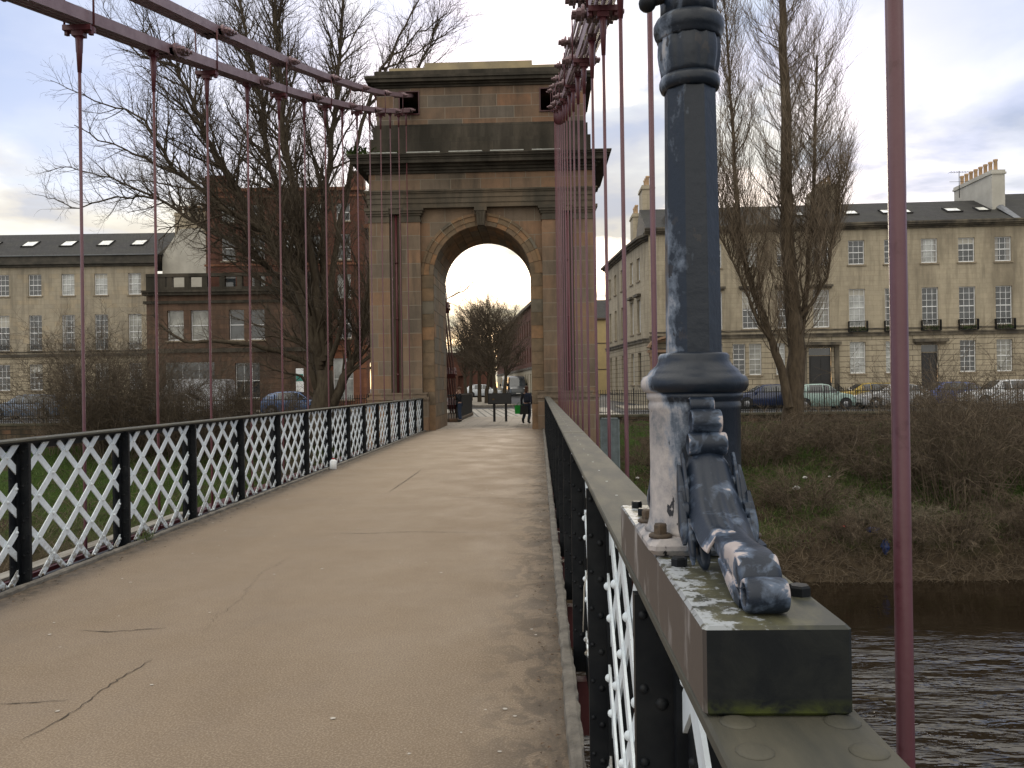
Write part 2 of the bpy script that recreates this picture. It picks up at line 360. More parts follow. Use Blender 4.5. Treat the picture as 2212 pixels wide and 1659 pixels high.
M['tower'] = ashlar('tower_sandstone', [(.152,.128,.098),(.225,.150,.098),(.19,.145,.102),(.27,.155,.088),(.172,.146,.11),(.145,.128,.103),(.215,.162,.112),(.24,.145,.088)], 1.12, .52, (.22,.19,.145), .012, (.06,.052,.04), .50, .76, .55, bumpk=.35)
M['attic'] = ashlar('attic_sandstone', [(.15,.122,.092),(.24,.14,.082),(.20,.14,.093),(.31,.145,.07),(.165,.134,.10),(.155,.13,.105)], 1.3, .45, (.26,.22,.17), .010, (.055,.05,.04), .48, .74, .5)
M['tower_dark'] = ashlar('soot_dark_stone', [(.066,.056,.043),(.092,.076,.057),(.076,.066,.052)], 1.6, .6, (.045,.04,.032), .006, (.027,.024,.018), .40, .62, .9)
M['tower_mould'] = ashlar('moulded_sandstone', [(.118,.100,.076),(.165,.122,.080),(.132,.108,.078)], 1.5, 4.0, (.09,.08,.06), .006, (.05,.045,.035), .42, .66, .7)
def vouss():
    t = NT('arch_block_stone'); r = t.island()
    col = t.ramp(r, [(.1, (.17,.125,.08)), (.4, (.25,.155,.085)), (.7, (.15,.135,.105)), (.95, (.29,.165,.085))])
    col = t.mix(t.ramp(t.noise(2.2, 6, .65), [(.4, 0), (.7, .6)]), col, (.06,.05,.038)); t.bump(t.noise(18, 5), .4, .01)
    return t.done(col, .9, spec=.2)
M['vouss'] = vouss()
M['pale'] = simple('pale_mortar_stone', (.42,.37,.27), (.30,.26,.19), 3, .9)
M['flash'] = simple('lead_strip', (.42,.42,.38), (.28,.28,.25), 8, .6)
SAND = [(.40,.345,.255),(.43,.37,.27),(.38,.33,.245),(.45,.385,.28),(.41,.355,.26)]
M['terrace'] = ashlar('terrace_sandstone', SAND, .85, .34, (.24,.20,.14), .006, (.11,.09,.065), .52, .80, .35, bumpk=.15)
M['terrace_g'] = ashlar('channelled_sandstone', SAND, 2.6, .37, (.09,.075,.055), .018, (.12,.10,.07), .52, .80, .35, bumpk=.5)
M['terrace_grey'] = ashlar('weathered_grey_stone', [(.36,.32,.25),(.40,.35,.265),(.33,.295,.235),(.41,.34,.24)], .9, .36, (.19,.17,.13), .006, (.10,.085,.065), .50, .80, .3, bumpk=.15)
M['cornice'] = simple('stained_cornice', (.17,.145,.105), (.06,.052,.042), 1.4, .9, .3, 20, lo=.35, hi=.6, stretch=(1,1,.4))
M['trim'] = simple('window_surround_stone', (.30,.25,.18), (.22,.18,.125), 2, .9)
M['brick'] = ashlar('red_brick', [(.115,.048,.034),(.145,.060,.040),(.098,.040,.028)], .24, .085, (.12,.07,.05), .006, (.06,.03,.022), .52, .8, .3, bumpk=.2)
M['redstone'] = ashlar('red_sandstone', [(.23,.10,.058),(.27,.12,.066),(.20,.085,.05)], .8, .34, (.14,.07,.05), .008, (.10,.055,.04), .5, .8, .4, bumpk=.2)
M['slate'] = ashlar('slate_roof', [(.034,.032,.031),(.056,.053,.051),(.026,.025,.025),(.044,.042,.040)], .3, .16, (.016,.016,.016), .014, (.045,.045,.034), .45, .75, .6, rough=.7, bumpk=.3)
M['render'] = simple('pale_render', (.50,.48,.42), (.40,.38,.33), 1.0, .9)
M['yellow'] = simple('yellow_render', (.50,.38,.18), (.42,.32,.16), 1.2, .9)
M['white'] = simple('white_sash_paint', (.82,.83,.83), (.72,.73,.73), 5, .5)
M['stone_dk'] = M['cornice']
def glass_mat(name, c, r=.06, spec=.9):
    t = NT(name); t.bump(t.noise(1.7, 2), .10, .02)
    return t.done(t.mix(t.ramp(t.noise(.9, 3), [(.4, 0), (.6, 1)]), c, tuple(x*1.8+.01 for x in c)), r, spec=spec)
M['glass'] = glass_mat('window_glass', (.020,.024,.027))
M['blind'] = glass_mat('glass_with_blind', (.16,.16,.14), .15)
M['curtain'] = glass_mat('glass_with_curtain', (.25,.26,.25), .12)
M['skylight'] = glass_mat('skylight_glass', (.62,.62,.58), .03, 1.0)
M['black'] = simple('black_iron', (.009,.010,.012), (.016,.016,.016), 20, .5, spec=.3)
M['door'] = simple('black_door', (.015,.015,.017), (.010,.010,.012), 8, .35)
M['pot'] = simple('clay_pot', (.48,.33,.19), (.36,.23,.13), 6, .9, isl=.3)
def bark(name, a, b, sc=9):
    t = NT(name); co = t.map((1,1,.22))
    n = t.noise(sc, 6, .7, co); col = t.mix(t.ramp(n, [(.35, 0), (.65, 1)]), a, b)
    t.bump(n, .7, .03); return t.done(col, .95, spec=.15)
M['bark'] = bark('dark_bark', (.050,.038,.028), (.095,.078,.055))
M['bark_pop'] = bark('poplar_bark', (.115,.088,.060), (.055,.042,.030))
M['twig'] = simple('bare_twig', (.070,.052,.036), (.11,.084,.056), 3, .9, isl=.6)
M['twig_pop'] = simple('poplar_twig', (.135,.102,.070), (.20,.155,.108), 3, .9, isl=.6)
M['twig_brown'] = simple('bramble_stem', (.082,.060,.040), (.130,.100,.066), 3, .9, isl=.8)
M['twig_pale'] = simple('dead_stem', (.17,.145,.10), (.11,.09,.06), 3, .9, isl=.8)
def ground_mat():
    t = NT('bank_ground'); 
    soil = t.ramp(t.noise(3.0, 7, .7), [(.3, (.035,.027,.018)), (.5, (.070,.052,.034)), (.72, (.11,.085,.055))])
    gr = t.ramp(t.noise(9, 6, .7), [(.3, (.030,.050,.012)), (.6, (.060,.100,.022)), (.8, (.11,.14,.04))])
    o = t.xyz(); lf = t.math('MULTIPLY', t.math('ADD', t.math('MULTIPLY', o[0], -1.0), -1.0), .12, True)
    k = t.math('ADD', t.noise(.55, 6, .6), t.math('MULTIPLY', lf, .12)); hz = t.math('MULTIPLY', t.math('ADD', o[2], 4.9), .6, True)
    m = t.math('MULTIPLY', t.ramp(k, [(.46, 0), (.56, 1)]), hz)
    t.bump(t.noise(14, 6, .75), 1.0, .12)
    return t.done(t.mix(m, soil, gr), .95, spec=.1)
M['bank'] = ground_mat()
M['grass'] = simple('grass_blades', (.045,.085,.018), (.10,.13,.035), 2, .9, isl=.7)
M['asphalt'] = simple('road_asphalt', (.060,.060,.062), (.042,.042,.043), 3, .85, .5, 120, .004)
M['paving'] = ashlar('pale_paving', [(.30,.27,.22),(.34,.30,.245),(.27,.245,.20)], .6, .6, (.17,.15,.12), .02, (.12,.10,.08), .6, .8)
def flat_brick(name, cols, bw, bh, mort, ms, rot=0):
    t = NT(name); br = t.n('ShaderNodeTexBrick'); t.l(t.map(rot=(0,0,rot)), br.inputs[0]); br.inputs['Color1'].default_value = (*cols[0],1); br.inputs['Color2'].default_value = (*cols[1],1)
    br.inputs['Mortar'].default_value = (*mort,1); br.inputs['Scale'].default_value = 1; br.inputs['Mortar Size'].default_value = ms; br.inputs['Brick Width'].default_value = bw; br.inputs['Row Height'].default_value = bh
    t.bump(t.math('MULTIPLY', br.outputs['Fac'], -1.0), .6, .02)
    return t.done(t.mix(t.ramp(t.noise(1.5, 5), [(.45, 0), (.7, .5)]), br.outputs['Color'], (.13,.12,.10)), .8)
M['flags'] = flat_brick('stone_flags', [(.34,.29,.23),(.27,.235,.19)], .9, .6, (.14,.12,.10), .02)
M['setts'] = flat_brick('pale_setts', [(.40,.37,.32),(.33,.31,.27)], 1.6, .42, (.10,.095,.085), .05, 1.45)
M['rubble'] = ashlar('rubble_wall', [(.07,.06,.045),(.13,.10,.07),(.10,.085,.06),(.16,.09,.055)], .55, .26, (.04,.035,.028), .02, (.035,.032,.022), .42, .66, .9, bumpk=.9)
def water_mat():
    t = NT('river_water'); o = t.xyz(); n1 = t.noise(.8, 4, .5, t.map((.6, 1.6, 1), rot=(0,0,.25)), .5); n2 = t.noise(.95, 4, .62, t.map((.6, 1.6, 1), rot=(0,0,.45)), 1.2)
    near = t.math('MULTIPLY', t.math('SUBTRACT', 24.5, o[1]), .14, True)          # the riffle below the bridge
    patch = t.ramp(t.noise(.42, 4, .6, t.map((.6, 1.5, 1), loc=(3,1,0))), [(.36, 0), (.58, 1)])
    amp = t.math('ADD', t.math('MULTIPLY', t.math('MULTIPLY', near, patch), 9.0), .05)
    t.bump(t.math('ADD', t.math('MULTIPLY', n1, .25), t.math('MULTIPLY', n2, amp)), 1.0, .075)
    return t.done((.012,.008,.0045), .03, spec=1.0)
M['water'] = water_mat()
M['rubber'] = simple('tyre_rubber', (.015,.015,.016), (.022,.022,.022), 10, .8)
M['rim'] = simple('alloy_rim', (.35,.36,.38), (.28,.28,.30), 10, .3, metal=.7)
M['car_glass'] = glass_mat('car_glass', (.022,.026,.030), .04, 1.0)
M['lens_red'] = simple('red_lamp_lens', (.42,.02,.02), (.30,.015,.015), 10, .2)
M['lens_clear'] = simple('clear_lamp_lens', (.70,.70,.68), (.6,.6,.6), 10, .12)
M['plate_y'] = simple('yellow_number_plate', (.62,.47,.06), (.58,.43,.05), 10, .5)
M['plate_w'] = simple('white_number_plate', (.65,.65,.62), (.6,.6,.58), 10, .5)
def paint(name, c, r=.28): 
    t = NT(name); t.b.inputs['Coat Weight'].default_value = .6; t.b.inputs['Coat Roughness'].default_value = .08
    return t.done(t.mix(t.ramp(t.noise(2, 4), [(.4, 0), (.7, .4)]), c, tuple(x*.8 for x in c)), r)
# ------------------------------------------------------------------ footbridge deck
rnd = random.Random(7)
PITCH = 1.675; LP0 = 8.46; RP0 = 1.66
def grid(mb, x0, x1, y0, y1, nx, ny, zf, m=0, sm=False):
    vs = [(x0+(x1-x0)*i/nx, y0+(y1-y0)*j/ny) for j in range(ny+1) for i in range(nx+1)]
    vs = [(x, y, zf(x, y)) for x, y in vs]
    mb.add(vs, [(j*(nx+1)+i, j*(nx+1)+i+1, (j+1)*(nx+1)+i+1, (j+1)*(nx+1)+i) for j in range(ny) for i in range(nx)], m, sm)
mb = MB(); mb.box(-4.22, .12, -6, 31.9, -.25, 0); deck = mb.build('bridge_deck_path', M['deck']); tag(deck, kind='structure')
crackm = simple('crack_shadow_gap', (.045,.034,.026), (.07,.055,.04), 20, 1)
def crack(pts, w=.006, jag=.012, name='crack'):
    mb = MB(); path = []
    for (a, b) in zip(pts, pts[1:]):
        n = max(2, int((Vector(b)-Vector(a)).length/.035))
        for i in range(n):
            t = i/n; path.append((a[0]+(b[0]-a[0])*t + rnd.gauss(0, jag)*.5, a[1]+(b[1]-a[1])*t + rnd.gauss(0, jag)*.5))
    path.append(pts[-1]); k = len(path)
    vs = []; fs = []
    for i, (x, y) in enumerate(path):
        q = path[min(i+1, k-1)]; p = path[max(i-1, 0)]; t = Vector((q[0]-p[0], q[1]-p[1])).normalized(); ww = w*(.35+.9*rnd.random())*min(1, .25+4*min(i, k-1-i)/k)
        vs += [(x-t.y*ww/2, y+t.x*ww/2, .004), (x+t.y*ww/2, y-t.x*ww/2, .004)]
    for i in range(k-1): fs.append((2*i, 2*i+1, 2*i+3, 2*i+2))
    mb.add(vs, fs); return mb.build(name, crackm, deck)
def G(x, y):           # ground point under a photo pixel
    v = CAMR.to_3x3() @ Vector(((x-1106)/FPX, -(y-829.5)/FPX, -1)); k = -EYE/v.z; return (v.x*k, v.y*k)
crack([G(0,1522), G(70,1519), G(150,1513)], .009); crack([G(45,1600), G(100,1573), G(165,1535), G(215,1495), G(275,1457), G(330,1425)], .008)
crack([G(165,1362), G(230,1366), G(360,1357)], .010); crack([G(700,1152), G(790,1153), G(880,1149), G(1050,1151)], .010)
crack([G(840,1062), G(875,1040), G(910,1015)], .014, .03); crack([G(430,1380), G(470,1330), G(520,1295), G(560,1240), G(640,1196)], .0022, .03)
crack([G(1120,1235), G(1180,1240)], .006); crack([G(980,1075), G(1170,1078)], .012)
gum = simple('chewing_gum_spot', (.52,.48,.42), (.42,.38,.33), 30, .8)
mb = MB()
for i in range(95):
    y = 2.1 + 22*rnd.random()**1.7; x = -4.0 + 4.0*rnd.random(); r = rnd.uniform(.006, .013) * (1+.02*y)
    a0 = rnd.random()*6; n = 9
    if x < -.62*y+.1*0 - .2: x = rnd.uniform(-.55*y, 0) if y < 6 else x
    mb.add([(x+r*rnd.uniform(.7,1.2)*math.cos(a0+6.283*k/n), y+r*rnd.uniform(.7,1.2)*math.sin(a0+6.283*k/n), .005) for k in range(n)], [tuple(range(n))])
tag(mb.build('chewing_gum_spots', gum), 'pale trodden chewing gum spots scattered over the footway', 'gum spots', kind='stuff')
# leaves and grit in the gutters
lf = simple('dead_leaf_litter', (.15,.09,.05), (.06,.04,.025), 30, .9, isl=.8)
mb = MB()
for i in range(1100):
    right = rnd.random() < .5; y = 1.2 + 27*rnd.random()**1.3
    x = (.10 - abs(rnd.gauss(0, .10))) if right else (-4.20 + abs(rnd.gauss(0, .16)))
    r = rnd.uniform(.004, .018); a = rnd.random()*6.28; z = .006+rnd.random()*.008
    mb.add([(x+r*math.cos(a), y+r*math.sin(a), z), (x+.5*r*math.cos(a+1.7), y+.5*r*math.sin(a+1.7), z+.006*rnd.random()), (x-r*math.cos(a), y-r*math.sin(a), z), (x-.5*r*math.cos(a+1.7), y-.5*r*math.sin(a+1.7), z+.004)], [(0,1,2,3)])
tag(mb.build('leaf_litter', lf), 'dead leaves and grit lying along both gutters of the footway', 'leaf litter', kind='stuff')
def kerb(x0, x1, h, name, label, jag):
    mb = MB(); n = 420; prof = []
    for j in range(n+1):
        y = -1.5 + 32.1*j/n; a = rnd.gauss(0, jag); b = rnd.gauss(0, jag); c = rnd.gauss(0, jag*.6)
        prof += [(x0+a, y, -.01), (x0+.008+a, y, h*.8+c), (x0+.022, y, h+c), (x1-.015, y, h+c*.7), (x1+b, y, h*.75), (x1+b, y, -.26)]
    fs = [(j*6+k, j*6+k+1, (j+1)*6+k+1, (j+1)*6+k) for j in range(n) for k in range(5)]
    mb.add(prof, fs, 0, False); return tag(mb.build(name, M['kerb']), label, 'kerb', kind='structure')
kerb(.100, .172, .042, 'kerb', 'rough concrete upstand along the foot of the right railing', .0035)
kerb(-4.285, -4.215, .035, 'kerb', 'low concrete upstand along the foot of the left railing', .004)
# edge girders below the deck
for nm, x0, lab in (('edge_girder', -4.82, 'dark red steel girder outside the left railing, below the lattice'), ('edge_girder', .62, 'dark red steel girder outside the right railing, below the lattice')):
    t = thing(nm, lab, 'girder', (x0, 0, -.3)); x0 = x0-.26 if x0 < 0 else x0+.26
    mb = MB(); mb.box(x0, x0+.20, -5, 30.9, -.75, -.125); mb.box(x0-.05, x0+.25, -5, 30.9, -.79, -.75); mb.build('web', M['red_dark'], t)
    mb = MB(); mb.box(x0-.03, x0+.14, -5, 11.5, -.122, -.095); mb.build('top_board', simple('pale_weathered_board', (.30,.28,.24), (.16,.14,.11), 9, .8, stretch=(1,.2,1)), t)
    for k in range(-3, 14):
        mb = MB(); y = (LP0 if x0 < -1 else RP0-.05)+.03 + k*PITCH
        if -1 < y < 30.8:
            mb.box(min(x0+.2, -4.2 if x0 < -1 else .2), max(x0+.2 if x0<0 else x0, -4.3 if x0 < -1 else .2), y-.05, y+.05, -.48, -.16); mb.build('cross_beam', M['red_dark'], t)
# ------------------------------------------------------------------ railings
def railing(side):
    L = side == 'L'; cx = -4.352 if L else .2725; s = 1 if L else -1     # s: towards the footway
    lab = ('left railing of white riveted lattice bars between black posts under a flat cap' if L else 'right railing seen end on, its flat weathered cap running to the arch')
    t = thing('lattice_railing', lab, 'railing', (cx, 15, 0), group='railings of the footbridge')
    P0 = LP0 if L else RP0; ks = range(-3, 14) if L else range(-1, 18)
    posts = [P0+PITCH*k for k in ks if -1.5 < P0+PITCH*k < 30.3]
    mb = MB(); mb.bbox(cx-.09, cx+.09, -1.6, 30.45, 1.200, 1.220, .004)
    if not L:
        for y in (.862, .937, .62, .45): 
            for x in (cx-.056, cx+.060): mb.lathe([(.0205, 1.2195), (.0195, 1.2212), (.015, 1.2226), (.006, 1.2232)], 14, (x, y, 0))
    for y in [p for p in posts if p > 2][2::4]:
        mb.bbox(cx-.089, cx+.089, y-.02, y+.10, 1.2203, 1.2222, .0006)
    cap = mb.build('cap_rail', M['rail_cap'], t)
    mb = MB(); mb.box(min(cx-s*.004, cx-s*.030), max(cx-s*.004, cx-s*.030), -1.6, 30.4, 1.125, 1.1995); mb.box(min(cx-s*.004, cx+s*.05), max(cx-s*.004, cx+s*.05), -1.6, 30.4, 1.178, 1.186)
    mb.box(cx-.06, cx+.06, -1.6, 30.4, 1.186, 1.1993); mb.box(cx-.02, cx+.02, -1.6, 30.4, -.12, .015)
    mb.build('chord', M['navy'], t)
    xf = cx + s*.012; xb = cx + s*.002
    m = .86; q = .41875
    for pi, y in enumerate(posts):
        mb = MB()
        def bx_(a, b, *r_): mb.box(min(cx+s*a, cx+s*b), max(cx+s*a, cx+s*b), *r_)
        bx_(-.014, -.003, y-.125, y+.125, -.12, 1.1845)                 # flange the bars are riveted to
        bx_(-.003, .091, y-.016, y+.016, -.12, 1.1855)                # web standing towards the footway
        bx_(-.003, .018, y-.055, y-.016, -.12, 1.10); bx_(-.003, .018, y+.016, y+.055, -.12, 1.10)
        bx_(-.085, -.014, y-.010, y+.010, -.12, 1.184)
        for i in range(8 if y < 24 else 0):
            z = .10+.145*i
            mb.dome((cx+s*.040, y-.016, z), (0,-1,0), .014, .010); mb.dome((cx-s*.003, y-.108, z+.07), (s,0,0), .012, .009); mb.dome((cx+s*.075, y-.016, z+.03), (0,-1,0), .010, .008)
        mb.build('post', M['navy'], t)
        y0, y1 = y-PITCH+.018, y-.018
        mb = MB(); rv = []
        ye = y-.075
        for j in range(-4, 5):                      # bars rising away from the camera, footway side
            def zf(yy): return 1.165 + m*(yy-ye) + m*q*j
            ya, yb = max(y0, ye + (.012-1.165-m*q*j)/m), min(ye, ye + (-m*q*j)/m)
            if yb-ya < .05: continue
            e = .028
            j1 = rnd.gauss(0, .0035); mb.bar((xf+rnd.gauss(0,.001), ya-e*.3, zf(ya-e*.3)+j1), (xf+rnd.gauss(0,.001), yb+e, zf(yb+e)), .009, .063, (0, -m, 1))
            mb.lathe([(.0315, -.0045), (.0315, .0045)], 12, (xf, yb+e, zf(yb+e)), 'X')
            rv.append((yb+.006, zf(yb+.006))); 
            if zf(ya) < .10: rv.append((ya+.02, zf(ya+.02)))
            for k in range(-5, 6):
                yc = ye - .209/2 + ((k-j)*q)/2; zc = zf(yc)
                if y0+.03 < yc < yb-.03 and .05 < zc < 1.14: rv.append((yc, zc))
        for k in range(-5, 6):                      # bars falling away, outer side
            yk = ye-.209 + k*q
            def zg(yy): return 1.165 - m*(yy-yk)
            ya, yb = max(y0, yk), min(y1, yk+1.153/m)
            if yb-ya < .04: continue
            mb.bar((xb, ya, zg(ya)), (xb, yb, zg(yb)), .009, .060, (0, m, 1))
        for (yy, zz) in rv: mb.dome((xf+s*.0045, yy, zz), (s,0,0), .0155 if L else .017, .015, 8 if y < 15 else 5)
        if y > 2.5 or not L: mb.build('lattice_panel', M['lattice'], t)
    return t
railing('L'); railing('R')
# ------------------------------------------------------------------ suspension chains and hangers
def cz(y): return .64 + .0027*(y+34)**2
def chain(x, up, ys, label):
    t = thing('suspension_chain', label, 'suspension chain', (x, ys[0], cz(ys[0])+up), group='suspension chains')
    pins = [(y, cz(y)+up) for y in ys]
    for i in range(len(pins)-1):
        a, b = Vector((x, *pins[i])), Vector((x, *pins[i+1])); d = (b-a).normalized(); n = Vector((0, -d.z, d.y))
        mb = MB(); offs = (-.105, -.035, .035, .105) if i % 2 == 0 else (-.072, 0, .072, .134)
        for o_ in offs:
            q = Vector((o_, 0, 0)); mb.bar(a+q, b+q, .028, .125, n)
            for e, sg in ((a, 1), (b, -1)):
                c = e+q; mb.lathe([(.088, -.014), (.088, .014)], 14, c, 'X', sm=False)
                mb.bar(c, c+d*sg*.22-n*.035, .028, .09, n)
        mb.build('link', M['chain'], t)
        if pins[i+1][0] < 30.9:
            mb = MB(); c = b
            for sx in (-1, 1):
                X = x+sx*.165
                for w_ in (-.105, .105): mb.lathe([(.085, -.016), (.085, .016)], 14, (X, c.y+d.y*w_, c.z+d.z*w_), 'X', sm=False)
                mb.bar((X, c.y-d.y*.09, c.z-d.z*.09), (X, c.y+d.y*.09, c.z+d.z*.09), .024, .15, n)
                for w_, r in ((-.115, .046), (0, .056), (.115, .046)):
                    cc = (X+sx*.012, c.y+d.y*w_, c.z+d.z*w_)
                    mb.lathe([(r, 0), (r, sx*.055), (r*.55, sx*.057), (r*.55, sx*.105)], 6, cc, 'X', sm=False)
            mb.tube([(x-.16, c.y, c.z), (x+.16, c.y, c.z)], .04, 10)
            mb.build('pin_plate', M['chain'], t)
    return t
LY = [LP0+.03+PITCH*k for k in range(-4, 14)]; RY = [1.61+PITCH*k for k in range(0, 18)]
lowL = [.52+3.35*k for k in range(10)] + [33.2]; upL = [2.15+3.35*k for k in range(9)] + [31.4, 33.2]
lowR = [-1.0+3.35*k for k in range(10)] + [32.0, 33.2]; upR = [.70+3.35*k for k in range(10)] + [33.2]
XL, XR = -4.75, .690
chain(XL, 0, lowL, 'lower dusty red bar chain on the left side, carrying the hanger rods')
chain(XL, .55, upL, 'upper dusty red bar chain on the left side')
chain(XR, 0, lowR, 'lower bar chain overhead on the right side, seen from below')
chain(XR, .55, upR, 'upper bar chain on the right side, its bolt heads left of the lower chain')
ordn = ['first','second','third','fourth','fifth','sixth','seventh','eighth','ninth','tenth','eleventh','twelfth','thirteenth','fourteenth','fifteenth','sixteenth','seventeenth','eighteenth']
def hanger(x, y, upper, label, faded, grp):
    t = thing('hanger_rod', label, 'hanger rod', (x, y, -.4), group=grp)
    zt = cz(y)-.07; mt = M['red_fade'] if faded else M['red']
    mb = MB(); r = .0165
    mb.tube([(x, y, -.42), (x, y, .2), (x, y, .6), (x, y, zt-.42)], [r*1.05, r*1.05, r, r], 12)
    mb.tube([(x, y, 1.15+.4*rnd.random()), (x, y, 1.6)], r*1.12, 12) if False else None
    mb.build('rod', mt, t)
    mb = MB(); mb.tube([(x, y, zt-.50), (x, y, zt-.30), (x, y, zt-.29), (x, y, zt-.02)], [.021, .030, .033, .044], 12)
    mb.build('socket', M['red'], t)
    mb = MB()
    if upper:
        mb.box(x-.15, x+.15, y-.055, y+.055, zt-.075, zt-.02); mb.box(x-.06, x+.06, y-.045, y+.045, zt-.13, zt-.07)
        for sx in (-.128, .128): mb.lathe([(.03, zt-.11), (.03, zt-.03)], 6, (x+sx, y, 0), sm=False); mb.tube([(x+sx*1.22, y, zt-.02), (x+sx*1.22, y, cz(y)+.5)], .011, 6)
    else:
        mb.box(x-.05, x+.05, y-.05, y+.05, zt-.06, zt+.02); mb.lathe([(.055, zt-.05), (.06, zt-.03), (.05, zt)], 10, (x, y, 0))
    mb.build('clamp', M['red'], t)
    mb = MB(); mb.box(x-.09, x+.09, y-.06, y+.06, -.50, -.40); mb.lathe([(.06, -.40), (.055, -.34), (.03, -.30)], 10, (x, y, 0)); mb.build('anchor_shoe', M['red_dark'], t)
    return t
n = len(LY)
for i, y in enumerate(LY):
    if y < 6 or y > 30.9: continue
    k = sum(1 for v in LY if y < v < 30.9)
    hanger(XL, y, i % 2 == 0, f'dusty red hanger rod on the left side, {ordn[k]} from the stone arch', rnd.random() < .45, 'hanger rods on the left side')
for i, y in enumerate(RY):
    if y > 30.7: continue
    k = sum(1 for v in RY if y < v < 30.7)
    lab = ('thick rose red hanger rod standing nearest, in front of the water' if i == 0 else 'hanger rod hidden behind the lamp column, its lower end beyond the railing' if i == 1 else f'rose red hanger rod on the right side, {ordn[k]} from the stone arch')
    hanger(XR, y, i % 2 == 0, lab, rnd.random() < .75 or i == 0, 'hanger rods on the right side')
# ------------------------------------------------------------------ lamp column on the right railing
LX, LYc, LZ = .2660, 1.435, 1.22
lamp = thing('lamp_column', 'tall cast iron lamp column in worn navy paint, bolted onto the right railing', 'lamp column', (LX, LYc, LZ))
mb = MB(); mb.bbox(-.084, .084, -.485, -.135, 0.001, .1035, .004); mb.build('base_block', M['block'], lamp, True)
mb = MB(); mb.bbox(-.082, .082, -.133, .485, .001, .1025, .003); mb.build('base_block', M['block'], lamp, True, 'pale rear length of the base block under the pedestal')
mb = MB()
for x, y, r, h in ((-.057, -.165, .0125, .014), (.068, -.345, .0145, .014), (-.05, .445, .012, .014), (-.05, .335, .012, .014), (.06, .40, .012, .014)): mb.hexa((x, y, .1030), r, h, ph=rnd.random())
mb.build('bolt', M['navy'], lamp, True)
for x, y in ((-.072, -.075), (.072, -.075), (-.072, .075), (.072, .075)):
    mb = MB(); mb.lathe([(.019, .131), (.019, .135), (.016, .137)], 16, (x, y, 0)); mb.hexa((x, y, .137), .0115, .016, ph=rnd.random()); mb.build('bolt', M['rust'], lamp, True, 'rusty square headed bolt with its washer')
mb = MB(); mb.bbox(-.094, .094, -.105, .105, .1037, .1310, .010)
mb.lathe([(.088, .131), (.083, .136), (.0795, .150), (.0775, .18), (.0765, .24), (.0765, .335), (.078, .338), (.078, .346), (.0765, .349), (.0765, .352), (.081, .356), (.081, .366)], 48)
mb.build('pedestal', M['lamp'], lamp, True)
mb = MB(); mb.lathe([(.078, .364), (.086, .368), (.0905, .376), (.0905, .385), (.087, .392), (.079, .396), (.077, .400), (.074, .404), (.064, .412), (.060, .420), (.060, .428), (.056, .432), (.040, .434)], 56)
mb.build('collar', M['lamp'], lamp, True)
def octf(a, z): 
    a8 = (a + math.pi/8) % (math.pi/4) - math.pi/8; return math.cos(math.pi/8)/math.cos(a8) * 1.0
mb = MB(); prof = [(.0480, .430), (.0470, .60), (.0455, .75), (.0437, .91)]
mb.lathe(prof, 8, ph=.5, sm=False)
mb.build('shaft', M['lamp'], lamp, True)
def flute(a, z): return 1 - .07*(1-abs(math.cos(4*a+.6)))**3 + .015*math.cos(16*a)
mb = MB(); mb.lathe([(.044, .882), (.049, .885), (.0515, .892), (.0515, .899), (.049, .906)], 48)
mb.lathe([(.048, .904), (.0490, .915), (.0520, .930), (.0535, .944), (.0530, .957), (.0515, .967), (.051, .972)], 48, rf=flute)
mb.lathe([(.051, .968), (.0545, .971), (.0545, .975), (.0580, .979), (.0600, .987), (.0600, .996), (.056, 1.004), (.051, 1.008)], 48)
mb.lathe([(.048, 1.006), (.0475, 1.028), (.050, 1.06), (.056, 1.11), (.064, 1.14)], 48, rf=flute); mb.lathe([(.066, 1.14), (.068, 1.15), (.066, 1.165), (.05, 1.18)], 40)
mb.build('capital', M['lamp'], lamp, True)
mb = MB(); mb.tube([(-.072, -.02, 1.028), (.16, .02, 1.115)], .008, 10); mb.sphere((-.073, -.02, 1.028), .0150, n=16, k=10); mb.sphere((.165, .02, 1.117), .0150, n=16, k=10); mb.build('ladder_bar', M['navy'], lamp, True)
mb = MB(); mb.tube([(0,0,1.16), (0,0,1.5), (0,0,2.0)], [.04, .034, .028], 16); mb.lathe([(.03, 2.0), (.10, 2.06), (.11, 2.08)], 20); mb.build('upper_shaft', M['lamp'], lamp, True)
lan = MB(); lan.lathe([(.10, 2.08), (.20, 2.45)], 8, sm=False); lb = lan.build('lantern', M['car_glass'], lamp, True)
mb = MB(); mb.lathe([(.22, 2.45), (.20, 2.50), (.08, 2.62), (.03, 2.66), (.03, 2.72), (.005, 2.78)], 16); mb.build('lantern_roof', M['navy'], lb, True)
